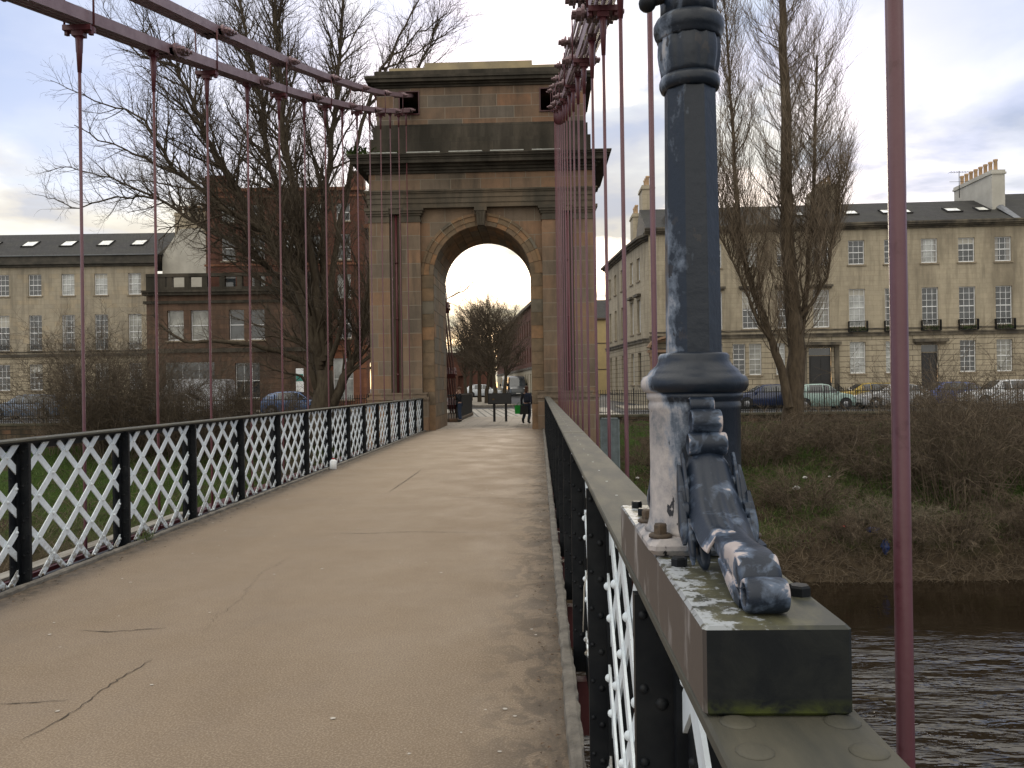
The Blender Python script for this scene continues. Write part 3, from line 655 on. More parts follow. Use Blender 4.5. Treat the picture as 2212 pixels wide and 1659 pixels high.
# scroll bracket (acanthus leaf between two volutes)
def spline(pts, n):
    out = []
    for i in range(len(pts)-1):
        p0, p1, p2, p3 = (pts[max(i-1, 0)], pts[i], pts[i+1], pts[min(i+2, len(pts)-1)])
        for k in range(n):
            t = k/n; out.append(tuple(.5*((2*b)+(-a+c)*t+(2*a-5*b+4*c-d)*t*t+(-a+3*b-3*c+d)*t**3) for a, b, c, d in zip(p0, p1, p2, p3)))
    out.append(tuple(pts[-1])); return out
def sweep(mb, ctrl, n=10, m=16, ridge=None, xo=0.0):
    """ctrl: (y, z, halfwidth, halfthickness) swept band, rounded box section"""
    path = spline(ctrl, n); k = len(path); b = len(mb.v)
    for i, (y, z, hw, ht) in enumerate(path):
        q = path[min(i+1, k-1)]; p = path[max(i-1, 0)]; d = Vector((q[0]-p[0], q[1]-p[1])).normalized(); nn = Vector((-d.y, d.x)); 
        if nn.y < 0 and ridge is not None: nn = -nn
        for j in range(m):
            a = 2*math.pi*j/m; ca, sa = math.cos(a), math.sin(a)
            ex = math.copysign(abs(ca)**.45, ca)*hw; en = math.copysign(abs(sa)**.6, sa)*ht
            if ridge and sa > 0: en += ridge*(math.cos(ex/hw*9 + .5*math.sin(i*.12)) * (.5+.5*i/k))
            if ridge: ex *= 1 + .05*math.sin(i*.30)*abs(ca)**3
            mb.v.append((xo+ex, y+nn.x*en, z+nn.y*en))
    for i in range(k-1):
        for j in range(m): j2 = (j+1) % m; mb.f.append((b+i*m+j, b+i*m+j2, b+(i+1)*m+j2, b+(i+1)*m+j)); mb.m.append(0); mb.s.append(True)
    mb.f.append(tuple(b+j for j in range(m))); mb.m.append(0); mb.s.append(False)
    mb.f.append(tuple(b+(k-1)*m+j for j in range(m-1, -1, -1))); mb.m.append(0); mb.s.append(False)
def roll(mb, y, z, r, hw, x=0.0):
    mb.lathe([(r*.18, -hw*.78), (r*.42, -hw*.92), (r*.62, -hw*.80), (r*.80, -hw), (r*.96, -hw*.94), (r, -hw*.8), (r*1.02, 0), (r, hw*.8), (r*.96, hw*.94), (r*.80, hw), (r*.62, hw*.80), (r*.42, hw*.92), (r*.18, hw*.78)], 28, (x, y, z), 'X')
sc = MB()
roll(sc, -.080, .345, .0135, .0205, -.004); roll(sc, -.094, .319, .0205, .0250); roll(sc, -.101, .284, .0195, .0315)
sweep(sc, [(-.070, .35, .019, .008), (-.078, .32, .022, .010), (-.082, .28, .026, .012), (-.085, .24, .022, .012)], 6, 16)
# stem, knuckle and foot volute
sweep(sc, [(-.092, .272, .026, .012), (-.118, .240, .026, .016), (-.160, .195, .024, .018), (-.215, .165, .024, .017), (-.275, .155, .0245, .0165), (-.335, .152, .0255, .0185), (-.378, .152, .027, .0200), (-.405, .144, .0275, .0165), (-.416, .128, .026, .010)], 8, 24)
roll(sc, -.392, .146, .0215, .0262)
for sx in (-1, 1): sweep(sc, [(-.300, .140, .0035, .004), (-.345, .128, .004, .010), (-.385, .118, .004, .012), (-.418, .112, .004, .006)], 6, 10, xo=sx*.0235)
hw_ = .0262
sc.lathe([(.003, -hw_*.30), (.0065, -hw_*.45), (.0085, -hw_*.62), (.0085, -hw_*.30), (.0125, -hw_*.30), (.0128, -hw_*.85), (.0150, -hw_*1.0), (.0190, -hw_*.98), (.0212, -hw_*.86), (.0220, 0), (.0212, hw_*.86), (.0190, hw_*.98), (.0150, hw_), (.0128, hw_*.85), (.0125, hw_*.3), (.0085, hw_*.3), (.0085, hw_*.62), (.0065, hw_*.45), (.003, hw_*.3)], 32, (0, -.434, .1262), 'X')
# curled leaf lobes down both flanks
def curl(y, z, r, x0, w_, a0, turns, dr, th=.0028):
    L_ = []; n_ = int(abs(turns)/.35)
    for k in range(n_+1): a = a0 + turns*k/n_; q = r*(1-dr*k/n_); L_.append((y+q*math.cos(a), z+q*math.sin(a), w_*(1-.35*k/n_), th))
    sweep(sc, L_, 3, 12, xo=x0)
for sx in (-1, 1):
    curl(-.124, .222, .0125, sx*.038, .0055, .9, 4.4, .55); curl(-.163, .184, .0150, sx*.047, .0065, .7, 4.6, .60); curl(-.196, .146, .0120, sx*.040, .0055, .9, 4.4, .55)
    sweep(sc, [(-.112, .250, .003, .004), (-.128, .222, .006, .011), (-.142, .196, .007, .013), (-.152, .178, .004, .006)], 6, 14, xo=sx*.047)
    sweep(sc, [(-.150, .214, .003, .004), (-.166, .186, .006, .010), (-.180, .160, .007, .012), (-.190, .140, .003, .005)], 6, 14, xo=sx*.052)
    sweep(sc, [(-.180, .176, .003, .004), (-.196, .152, .005, .008), (-.206, .130, .005, .009), (-.212, .114, .002, .003)], 6, 14, xo=sx*.044)
    sweep(sc, [(-.135, .205, .010, .012), (-.160, .170, .013, .018), (-.185, .138, .012, .018), (-.203, .116, .008, .010), (-.208, .106, .003, .003)], 7, 16, xo=sx*.026)
    sweep(sc, [(-.104, .268, .003, .006), (-.122, .240, .0035, .009), (-.145, .205, .004, .007), (-.160, .185, .0035, .003)], 7, 12, xo=sx*.040)
# the acanthus cape, an open shell ending in a flared lip
cape = MB(); path = spline([(-.100, .276, .028, .016), (-.122, .262, .036, .020), (-.152, .231, .0405, .022), (-.188, .200, .044, .022), (-.222, .182, .044, .020), (-.250, .172, .040, .020), (-.268, .170, .037, .023)], 8); kk = len(path); nu = 41
for i, (y, z, hw, h_) in enumerate(path):
    q = path[min(i+1, kk-1)]; p = path[max(i-1, 0)]; d = Vector((q[0]-p[0], q[1]-p[1])).normalized(); nn = Vector((-d.y, d.x)); nn = nn if nn.y > 0 else -nn; v = i/(kk-1)
    for j in range(nu):
        u = -1+2*j/(nu-1); sc_ = 1 + .07*abs(math.sin(v*9.5))*abs(u)**2
        off = h_*((1-abs(u)**2.3) - 1) + (.0018*math.cos(u*11.5)*min(1, v*2.2))*(1-.3*abs(u)) - .006*abs(u)**6
        cape.v.append((hw*u*sc_*(1-.10*abs(u)**5), y+nn.x*off, z+nn.y*off))
for i in range(kk-1):
    for j in range(nu-1): cape.f.append((i*nu+j, i*nu+j+1, (i+1)*nu+j+1, (i+1)*nu+j)); cape.m.append(0); cape.s.append(True)
so_ = sc.build('scroll_bracket', M['scroll'], lamp, True)
sub = so_.modifiers.new('smooth', 'SUBSURF'); sub.levels = 1; sub.render_levels = 1
cp_ = cape.build('acanthus_leaf', M['scroll'], so_, True); sol = cp_.modifiers.new('thick', 'SOLIDIFY'); sol.thickness = .0045; sol.offset = 0; sb_ = cp_.modifiers.new('smooth', 'SUBSURF'); sb_.levels = 1; sb_.render_levels = 1
s2 = copy_tree(so_, lamp); s2.rotation_euler = (0, 0, math.pi)
# ------------------------------------------------------------------ stone arch tower
TX = -2.09
tw = thing('stone_arch_tower', 'tall sandstone portal arch at the far end of the footbridge, soot stained with dark cornices', 'arch tower', (TX, 33, 0))
YF, YB = 31.0, 34.9
# body with arched opening
mb = MB(); xl, xr = -3.915, -.265; r = (xr-xl)/2; xc = (xl+xr)/2; zs = 5.82; ztop = 8.30; XO0, XO1 = -6.20, 2.02
nseg = 28; arc = [(xc - r*math.cos(math.pi*i/nseg), zs + r*math.sin(math.pi*i/nseg)) for i in range(nseg+1)]
for (y, flip) in ((YF, 0), (YB, 1)):
    def q(a, b, c, d):
        vs = [(a[0], y, a[1]), (b[0], y, b[1]), (c[0], y, c[1]), (d[0], y, d[1])]
        mb.add(vs, [(0,1,2,3) if not flip else (3,2,1,0)])
    q((XO0, -6), (xl, -6), (xl, zs), (XO0, zs)); q((xr, -6), (XO1, -6), (XO1, zs), (xr, zs))
    q((XO0, zs), (xl, zs), (xl, ztop), (XO0, ztop)); q((xr, zs), (XO1, zs), (XO1, ztop), (xr, ztop))
    for i in range(nseg): q(arc[i], arc[i+1], (arc[i+1][0], ztop), (arc[i][0], ztop))
mb.add([(XO0, YF, -6), (XO0, YF, ztop), (XO0, YB, ztop), (XO0, YB, -6)], [(3,2,1,0)]); mb.add([(XO1, YF, -6), (XO1, YF, ztop), (XO1, YB, ztop), (XO1, YB, -6)], [(0,1,2,3)])
mb.build('wall', M['tower'], tw)
# jambs and soffit as separate blocks
mb = MB()
for sx, X in ((1, xl), (-1, xr)):
    z = 0.0; i = 0
    while z < zs-.01:
        h = min(.50, zs-z); yy = YF; k = 0
        while yy < YB-.01:
            wdt = min((.95, .62, .80, .55)[(i+k) % 4], YB-yy)
            if YB-yy-wdt < .2: wdt = YB-yy
            mb.bbox(min(X-.02*sx, X+.012*sx), max(X-.02*sx, X+.012*sx), yy+.006, yy+wdt-.006, z+.005, z+h-.005, .004); yy += wdt; k += 1
        z += h; i += 1
for i in range(17):
    a0, a1 = math.pi*i/17+.003, math.pi*(i+1)/17-.003; yy = YF; k = 0
    while yy < YB-.01:
        wdt = min((1.1, .8)[(i+k) % 2], YB-yy)
        if YB-yy-wdt < .25: wdt = YB-yy
        vs = []
        for y in (yy+.005, yy+wdt-.005):
            for a in (a0, (a0+a1)/2, a1):
                for rr in (r-.012, r+.05): vs.append((xc-rr*math.cos(a), y, zs+rr*math.sin(a)))
        mb.add(vs, [(0,2,8,6), (2,4,10,8), (0,6,7,1), (4,5,11,10), (0,1,3,2), (2,3,5,4), (6,8,9,7), (8,10,11,9)]); yy += wdt; k += 1
mb.build('arch_lining', M['vouss'], tw)
# archivolt and jamb quoins on the face
mb = MB(); nv = 15
for i in range(nv):
    if i == nv//2: mb.build('archivolt', M['vouss'], tw); mb = MB(); continue
    a0, a1 = math.pi*i/nv+.004, math.pi*(i+1)/nv-.004
    for (r0, r1, y) in ((r+.0, r+.17, YF-.035), (r+.17, r+.36, YF-.06), (r+.36, r+.46, YF-.095)):
        vs = []; ns = 3
        for k in range(ns+1):
            a = a0+(a1-a0)*k/ns
            for rr in (r0, r1):
                for yy in (y, YF+.02): vs.append((xc-rr*math.cos(a), yy, zs+rr*math.sin(a)))
        fs = []
        for k in range(ns): b = 4*k; fs += [(b, b+2, b+6, b+4), (b, b+4, b+5, b+1), (b+2, b+3, b+7, b+6)]
        fs += [(0,1,3,2), (4*ns, 4*ns+2, 4*ns+3, 4*ns+1)]; mb.add(vs, fs)
mb.build('archivolt', M['vouss'], tw)
for sx, X in ((-1, xl), (1, xr)):
    mb = MB(); z = .95
    while z < zs-.02:
        h = min(.487, zs-z); e = .44
        mb.bbox(min(X, X+sx*e), max(X, X+sx*e), YF-.06, YF+.01, z+.005, z+h-.005, .004); z += .487
    mb.bbox(min(X-sx*.02, X+sx*.42), max(X-sx*.02, X+sx*.42), YF-.10, YF+.01, -.02, .94, .01)
    mb.build('jamb_quoins', M['vouss'], tw)
for i in range(1, nv):
    a = math.pi*i/nv; mb = MB()
    if abs(i-nv/2) < 1: continue
    if 2 < i < 13: mb.bar((xc-(r+.17)*math.cos(a), YF-.066, zs+(r+.17)*math.sin(a)), (xc-(r+.47)*math.cos(a), YF-.099, zs+(r+.47)*math.sin(a)), .010, .010, (0,1,0)); mb.build('pale_joint', M['pale'], tw)
mb = MB(); mb.add([(xc-.13,YF-.30,zs+r-.02),(xc+.13,YF-.30,zs+r-.02),(xc+.13,YF+.01,zs+r-.02),(xc-.13,YF+.01,zs+r-.02),(xc-.20,YF-.36,8.28),(xc+.20,YF-.36,8.28),(xc+.20,YF+.01,8.28),(xc-.20,YF+.01,8.28)], [(0,3,2,1),(4,5,6,7),(0,1,5,4),(1,2,6,5),(2,3,7,6),(3,0,4,7)])
for dx in (-.10, 0, .10): mb.bar((xc+dx*.8, YF-.31, zs+r+.02), (xc+dx*1.3, YF-.365, 8.1), .04, .04, (0,1,0))
mb.box(xc-.23, xc+.23, YF-.38, YF, 8.14, 8.279); mb.build('keystone', M['tower_mould'], tw)
# pilasters
for xs in ((-6.28, -5.52), (-5.06, -4.36), (.18, .88), (1.34, 2.10)):
    mb = MB()
    mb.box(xs[0], xs[1], YF-.26, YF+.01, 1.30, 7.78)
    mb.build('pilaster', M['tower'], tw)
for x0, x1 in ((-5.52, -5.06), (.88, 1.34)):
    mb = MB(); mb.box(x0-.01, x1+.01, YF-.03, YF+.02, 1.42, 8.1); mb.build('groove_panel', M['tower_mould'], tw)
for x0, x1 in ((-6.28, -4.36), (.18, 2.10)):
    mb = MB()
    for e, z0, z1 in ((.03, 7.78, 7.86), (.0, 7.86, 8.02), (.05, 8.02, 8.10), (.10, 8.10, 8.19), (.14, 8.19, 8.298)): 
        gx0, gx1 = (-5.51, -5.07) if x0 < -3 else (.89, 1.33)
        if e < .01: mb.box(x0-e, gx0, YF-.27-e, YF+.02, z0, z1); mb.box(gx1, x1+e, YF-.27-e, YF+.02, z0, z1)
        else: mb.box(x0-e, gx0, YF-.26-e, YF+.02, z0, z1); mb.box(gx1, x1+e, YF-.26-e, YF+.02, z0, z1)
    mb.box(gx0, gx1, YF-.24, YF+.02, 8.1, 8.29)
    mb.build('capital', M['tower_mould'], tw)
    mb = MB(); i0, i1 = (x0-.10, x1+.24) if x0 < -3 else (x0-.24, x1+.10)
    mb.box(i0, i1, YF-.46, YB+.2, -6.1, 1.20) if False else None
    mb.box(i0, i1, YF-.44, YF+.02, -6.1, 1.16); mb.box(i0-.02, i1+.02, YF-.48, YF+.02, 1.16, 1.26); mb.box(i0+.06, i1-.06, YF-.36, YF+.02, 1.26, 1.36); mb.box(i0+.03, i1-.03, YF-.39, YF+.02, 1.36, 1.42)
    mb.box(x0-.10 if x0 < -3 else 2.02, -6.20 if x0 < -3 else x1+.10, YF+.02, YB+.1, -6.1, 1.16)
    mb.build('plinth', M['tower'], tw)
# entablature
mb = MB()
for e, z0, z1 in ((.0, 8.301, 8.47), (.03, 8.47, 8.66), (.06, 8.66, 8.83), (.10, 8.83, 8.89), (.14, 8.89, 8.95)): mb.box(-6.28-e, 2.10+e, YF-.27-e, YB+.1+e, z0, z1)
mb.build('architrave', M['tower_mould'], tw)
mb = MB(); mb.box(-6.26, 2.08, YF-.25, YB+.1, 8.95, 9.60); mb.build('frieze', M['tower'], tw)
mb = MB()
for e, z0, z1 in ((.08, 9.58, 9.68), (.16, 9.68, 9.78), (.28, 9.78, 9.86), (.52, 9.86, 9.99), (.55, 9.99, 10.06), (.62, 10.06, 10.13), (.66, 10.13, 10.18)): mb.box(-6.26-e, 2.08+e, YF-.25-e, YB+.1+e, z0, z1)
# weathered sloping top
mb.add([(-6.92,YF-.91,10.18),(2.74,YF-.91,10.18),(2.1,YF+.1,10.34),(-6.28,YF+.1,10.34)], [(0,1,2,3)])
mb.build('cornice', M['tower_dark'], tw)
mb = MB()
for x0, x1 in ((-4.95+.2, -3.72+.2), (-3.40+.2, -2.17+.2), (-1.88+.2, -.65+.2), (-.35+.2, .9), (-6.2, -5.1)): mb.box(x0, x1, YF-.80, YF-.50, 10.215, 10.255)
mb.build('lead_strip', M['flash'], tw)
mb = MB(); mb.box(-6.22, 2.04, YF-.10, YB, 10.18, 10.95); mb.box(-6.12, 1.94, YF-.02, YB-.1, 10.95, 11.42); mb.box(-6.06, 1.88, YF+.0, YB-.1, 11.42, 11.50); mb.build('attic_base', M['tower_dark'], tw)
mb = MB(); y0, y1 = YF+.06, YB-.15
for x0, x1, z0, z1 in ((-5.99, 1.81, 11.50, 11.92), (-5.99, -5.10, 11.92, 12.74), (-4.40, .20, 11.92, 12.74), (.95, 1.81, 11.92, 12.74), (-5.99, 1.81, 12.74, 12.90)): mb.box(x0, x1, y0, y1, z0, z1)
mb.build('attic_wall', M['attic'], tw)
dk = simple('slot_interior', (.02,.012,.012), (.03,.015,.015), 3, .9)
mb = MB(); mb.box(-5.10, -4.40, YF+2.2, YF+2.3, 11.92, 12.74); mb.box(.20, .95, YF+2.2, YF+2.3, 11.92, 12.74)
mb.build('slot_back', dk, tw)
for x0, x1 in ((-5.10, -4.40), (.20, .95)):
    mb = MB(); a = .045
    mb.box(x0-a, x0, y0-.05, y0+.5, 11.88, 12.78); mb.box(x1, x1+a, y0-.05, y0+.5, 11.88, 12.78); mb.box(x0, x1, y0-.05, y0+.5, 12.735, 12.78); mb.box(x0, x1, y0-.05, y0+.5, 11.88, 11.925)
    mb.build('slot_frame', M['red_dark'], tw)
mb = MB()
for e, z0, z1 in ((.07, 12.90, 12.98), (.16, 12.98, 13.04), (.32, 13.04, 13.16), (.38, 13.16, 13.26)): mb.box(-5.99-e, 1.81+e, y0-e, y1+e, z0, z1)
mb.box(-6.05, 1.87, y0-.05, y1+.05, 13.26, 13.54); mb.build('upper_cornice', M['tower_dark'], tw)
mb = MB(); mb.box(-5.50, 1.30, y0, y1, 13.54, 13.66); mb.box(-4.15, -.10, y0+.02, y1-.02, 13.66, 13.84); mb.build('parapet', simple('clean_buff_stone', (.36,.29,.17), (.24,.20,.13), 1.5, .9), tw)
# iron pipe in the pilaster groove
for X in (-5.29, 1.11):
    t = thing('groove_pipe', 'red iron pipe running down the groove of the %s pilaster' % ('left' if X < 0 else 'right'), 'pipe', (X, 30.9, 1.3))
    mb = MB(); mb.tube([(X, YF-.10, 1.2), (X, YF-.10, 8.1)], .045, 12); mb.build('pipe', M['red'], t)
    mb = MB()
    for z in (2.1, 4.2, 6.3): mb.tube([(X, YF-.10, z-.04), (X, YF-.10, z+.04)], .06, 12)
    mb.build('collar', M['red_dark'], t)
# ferns rooted on the cornice
def fern(loc, n, h, label, seed):
    rr = random.Random(seed); mb = MB()
    for i in range(n):
        x, y = loc[0]+rr.uniform(-.45, .45), loc[1]+rr.uniform(-.12, .12); a = rr.random()*6.28; L_ = h*rr.uniform(.4, 1)
        p = Vector((x, y, loc[2]-.02)); d = Vector((math.cos(a)*.5, math.sin(a)*.5, 1)).normalized(); s = Vector((-math.sin(a), math.cos(a), 0))*.03
        for k in range(3):
            q = p+d*L_/3; mb.add([p-s, p+s, q+s*.7, q-s*.7], [(0,1,2,3)]); p = q; d.z -= .5; d.normalize()
    tag(mb.build('wall_fern', M['grass'], None), label, 'fern')
fern((-6.55, 30.4, 10.20), 90, .55, 'fern clump growing on the left end of the main cornice', 3)
fern((-5.5, 30.35, 10.22), 40, .22, 'low moss and fern tuft on the main cornice, right of the fern clump', 4)
# back stays anchored beyond the arch
def backstay(X, lab):
    t = thing('back_stay', lab, 'back stay', (X, 46, 0), group='back stays')
    a, b = Vector((X, 34.9, 12.6)), Vector((X, 46.0, -.2)); d = (b-a).normalized(); n = Vector((0, -d.z, d.y))
    mb = MB()
    for dx in (-.20, -.07, .07, .20):
        for dn in (-.16, .16): mb.bar(a+Vector((dx, 0, 0))+n*dn, b+Vector((dx, 0, 0))+n*dn, .045, .11, n)
    mb.build('stay_bar', M['red_dark'], t)
    for f in (.30, .55, .80, .93):
        c = a+(b-a)*f; mb = MB(); mb.bar(c-d*.16, c+d*.16, .62, .52, n)
        for sx in (-.33, .33):
            for w_ in (-.1, .1): mb.lathe([(.06, -.03), (.06, .03)], 8, c+Vector((sx, 0, 0))+d*w_, 'X')
        mb.build('clamp', M['red_dark'], t)
backstay(-4.72, 'dark red back stay bars coming down behind the left pier of the arch')
backstay(.60, 'dark red back stay bars coming down behind the right pier of the arch')
# ------------------------------------------------------------------ ground, bank, river, street
nz_ = __import__('mathutils').noise
def fb(x, y, s=1.0, o=4): return nz_.fractal(Vector((x*s, y*s, 3.7)), .9, 2.1, o)
WZ = -5.5
def bank_z(x, y):
    ks = ((26, -8.5), (29.3, -5.9), (30.2, -5.25), (31.0, -4.35), (33.5, -3.5), (37, -2.2), (41, -.85), (43.9, -.45), (44.6, -.42))
    kl = ((26, -8.5), (29.3, -5.9), (30.2, -5.25), (31.0, -4.6), (33.5, -3.9), (37, -3.0), (41, -1.9), (43.9, -1.35), (44.6, -1.3))
    def f(k):
        for (a, b), (c, d) in zip(k, k[1:]):
            if y <= c: return b + (d-b)*max(0, (y-a))/(c-a)
        return k[-1][1]
    t = min(1, max(0, (x+6)/10)); return f(kl)*(1-t)+f(ks)*t + .16*fb(x, y, .45) + .05*fb(x, y, 2.0)
mb = MB(); grid(mb, -90, 90, 26, 44.5, 300, 60, bank_z, 0, True); tag(mb.build('river_bank_ground', M['bank']), kind='structure')
mb = MB(); grid(mb, -260, 260, -90, 31.5, 2, 2, lambda x, y: WZ); tag(mb.build('river_water', M['water']), kind='structure')
mb = MB(); mb.box(-260, 260, -92, -90, -7, -3); grid(mb, -260, 260, -140, -91.9, 4, 2, lambda x, y: -3+.02*(-91-y)); tag(mb.build('near_bank_terrain', M['bank']), kind='structure')
def street_z(y): return 0 if y < 46 else min(.38, (y-46)*.008)
mb = MB(); ys = [44.42, 46, 52, 60, 70, 80, 93.5, 130, 240, 500, 1500]
for a, b in zip(ys, ys[1:]): mb.add([(-900,a,street_z(a)-.02),(900,a,street_z(a)-.02),(900,b,street_z(b)-.02),(-900,b,street_z(b)-.02)], [(0,1,2,3)])
tag(mb.build('road_asphalt', M['asphalt']), kind='structure')
# stone flags between the arch and the street, setts, island
def sheet(name, mt, x0, x1, y0, y1, h, n=6, kerb_=0):
    mb = MB()
    for i in range(n):
        a, b = y0+(y1-y0)*i/n, y0+(y1-y0)*(i+1)/n
        mb.add([(x0,a,street_z(a)+h),(x1,a,street_z(a)+h),(x1,b,street_z(b)+h),(x0,b,street_z(b)+h)], [(0,1,2,3)])
    if kerb_: mb.add([(x0,y0,street_z(y0)+h),(x1,y0,street_z(y0)+h),(x1,y0,-.4),(x0,y0,-.4),(x0,y1,street_z(y1)+h),(x1,y1,street_z(y1)+h),(x1,y1,-.4),(x0,y1,-.4)], [(0,3,2,1),(4,5,6,7),(0,4,7,3),(1,2,6,5)])
    return tag(mb.build(name, mt), kind='structure')
mb = MB(); mb.box(-6.2, 2.02, 31.9, 44.41, -.25, -.004); tag(mb.build('approach_pavement', M['flags']), kind='structure')
sheet('setts_crossing', M['setts'], -9, 4.5, 44.42, 57, -.012)
sheet('pavement', M['paving'], -120, -9, 54.5, 58.4, .10, 3, 1); sheet('pavement', M['paving'], 5.2, 120, 51.6, 57.2, .10, 3, 1)
mb = MB(); pts = [(-1.9, 60.2), (-1.7, 60.9), (-2.0, 62.5), (-2.6, 64.2), (-3.4, 66), (-4.2, 96), (-9.5, 96), (-6.0, 66), (-5.0, 62), (-4.7, 60.3), (-4.2, 60.0), (-2.4, 60.0)]
n = len(pts); zz = .27; mb.add([(x, y, .25+(y-60)*.004) for x, y in pts] + [(x, y, -.3) for x, y in pts], [tuple(range(n))] + [((i+1)%n, i, i+n, (i+1)%n+n) for i in range(n)])
tag(mb.build('traffic_island', M['paving']), kind='structure')
mb = MB()
for i, (a, b) in enumerate(zip(pts, pts[1:]+pts[:1])): mb.bar((a[0], a[1], .19+(a[1]-60)*.004), (b[0], b[1], .19+(b[1]-60)*.004), .15, .16)
tag(mb.build('island_kerb', M['kerb']), kind='structure')
# river walls with cast iron fences
def wall(x0, x1, y, z0, z1, lab, mt='rubble'):
    t = thing('river_wall', lab, 'wall', (x0, y, z0), group='walls along the river street')
    mb = MB(); mb.box(x0, x1, y, y+.42, z0-1.5, z1-.14); mb.build('wall', M[mt], t)
    mb = MB(); k = int((x1-x0)/1.2)
    for i in range(k): mb.bbox(x0+(x1-x0)*i/k+.006, x0+(x1-x0)*(i+1)/k-.006, y-.06, y+.48, z1-.14, z1-.01*rnd.random(), .02)
    mb.build('coping', simple('mossy_coping', (.12,.105,.075), (.06,.06,.035), 2.2, .9, .3, 20), t)
def fence(x0, x1, y, z, lab, h=1.22, step=.125):
    t = thing('iron_fence', lab, 'fence', (x0, y, z), group='iron fences along the river street')
    mb = MB(); k = int((x1-x0)/step)
    for i in range(k+1):
        x = x0+(x1-x0)*i/k; mb.bar((x, y, z), (x, y, z+h), .030, .030, (0,1,0)); mb.lathe([(.0,0), (.022, .03), (.0, .11)], 4, (x, y, z+h), sm=False, caps=False)
    mb.build('bars', M['black'], t)
    mb = MB(); mb.box(x0, x1, y-.022, y+.022, z+h-.16, z+h-.12); mb.box(x0, x1, y-.022, y+.022, z+.10, z+.14); mb.build('rail', M['black'], t)
    k = int((x1-x0)/2.6)+1
    for i in range(k+1): mb = MB(); x = x0+(x1-x0)*i/k; mb.bar((x, y, z), (x, y, z+h+.06), .055, .055, (0,1,0)); mb.sphere((x, y, z+h+.11), .045, n=8, k=5); mb.build('fence_post', M['black'], t)
wall(-60, -6.65, 44.0, -1.4, -.02, 'mossy rubble river wall below the left iron fence'); fence(-60, -6.65, 44.2, -.02, 'black iron fence on the left river wall, in front of the parked cars')
wall(2.45, 60, 44.0, -.5, .04, 'low river wall below the right iron fence'); fence(2.5, 60, 44.2, .04, 'black iron fence above the right bank, in front of the terrace')
t = thing('approach_wall', 'stone side wall behind the right pier of the arch', 'wall', (2.2, 40, 0)); mb = MB(); mb.box(2.03, 2.45, 34.9, 43.99, -6, .05); mb.build('wall', M['rubble'], t)
t = thing('approach_wall', 'stone side wall behind the left pier of the arch', 'wall', (-6.4, 40, 0)); mb = MB(); mb.box(-6.63, -6.21, 34.9, 43.99, -6, .05); mb.build('wall', M['rubble'], t)
# railed enclosure round the left back stay
t = thing('stay_enclosure', 'black railed enclosure round the foot of the left back stay', 'enclosure', (-4.7, 41, 0))
mb = MB(); mb.bbox(-6.1, -3.78, 38.0, 47.2, -.1, .16, .04); mb.build('kerb_base', M['rubble'], t)
mb = MB()
for i in range(86): 
    y = 38.1+9.0*i/85; mb.bar((-3.85, y, .16), (-3.85, y, 1.28), .028, .028, (0,1,0))
for i in range(20): x = -6.0+2.15*i/19; mb.bar((x, 38.1, .16), (x, 38.1, 1.28), .028, .028, (0,1,0))
mb.box(-3.87, -3.83, 38.1, 47.1, 1.2, 1.25); mb.box(-6.0, -3.85, 38.08, 38.12, 1.2, 1.25); mb.build('bars', M['black'], t)
# metal gate beside the right pier
t = thing('metal_gate', 'blue grey corrugated metal gate against the right side of the arch', 'gate', (2.8, 35, -1.6))
gm = simple('galvanised_blue_grey', (.20,.25,.27), (.14,.175,.19), 4, .6)
mb = MB()
for i in range(12): x = 2.50+i*.058; mb.box(x, x+.034, 34.0, 34.04, -3.0, .20); mb.box(x+.034, x+.058, 34.02, 34.05, -3.0, .20)
mb.build('panel', gm, t); mb = MB(); mb.box(2.46, 2.50, 33.97, 34.06, -3.0, .26); mb.box(3.19, 3.25, 33.97, 34.06, -3.0, .26); mb.box(2.46, 3.25, 33.97, 34.06, .20, .26); mb.build('frame', gm, t)

# ------------------------------------------------------------------ buildings
def facade(mb, o, u, L, z0, z1, ops, depth=.16, m=0):
    """wall with real openings: o origin (x,y), u unit direction, ops (u0,u1,z0,z1)"""
    n = Vector((u[1], -u[0])); us = sorted({0, L} | {a for op in ops for a in op[:2] if 0 < a < L}); zs_ = sorted({z0, z1} | {a for op in ops for a in op[2:] if z0 < a < z1})
    def pt(a, z, d=0): return (o[0]+u[0]*a-n.x*d, o[1]+u[1]*a-n.y*d, z)
    for a, b in zip(us, us[1:]):
        for c, d in zip(zs_, zs_[1:]):
            mu, mz = (a+b)/2, (c+d)/2
            if any(p[0] < mu < p[1] and p[2] < mz < p[3] for p in ops): continue
            mb.add([pt(a,c), pt(b,c), pt(b,d), pt(a,d)], [(0,1,2,3)], m)
    for (a, b, c, d) in ops:
        mb.add([pt(a,c),pt(b,c),pt(b,d),pt(a,d),pt(a,c,depth),pt(b,c,depth),pt(b,d,depth),pt(a,d,depth)], [(0,1,5,4),(1,2,6,5),(2,3,7,6),(3,0,4,7)], m)
WT = {}
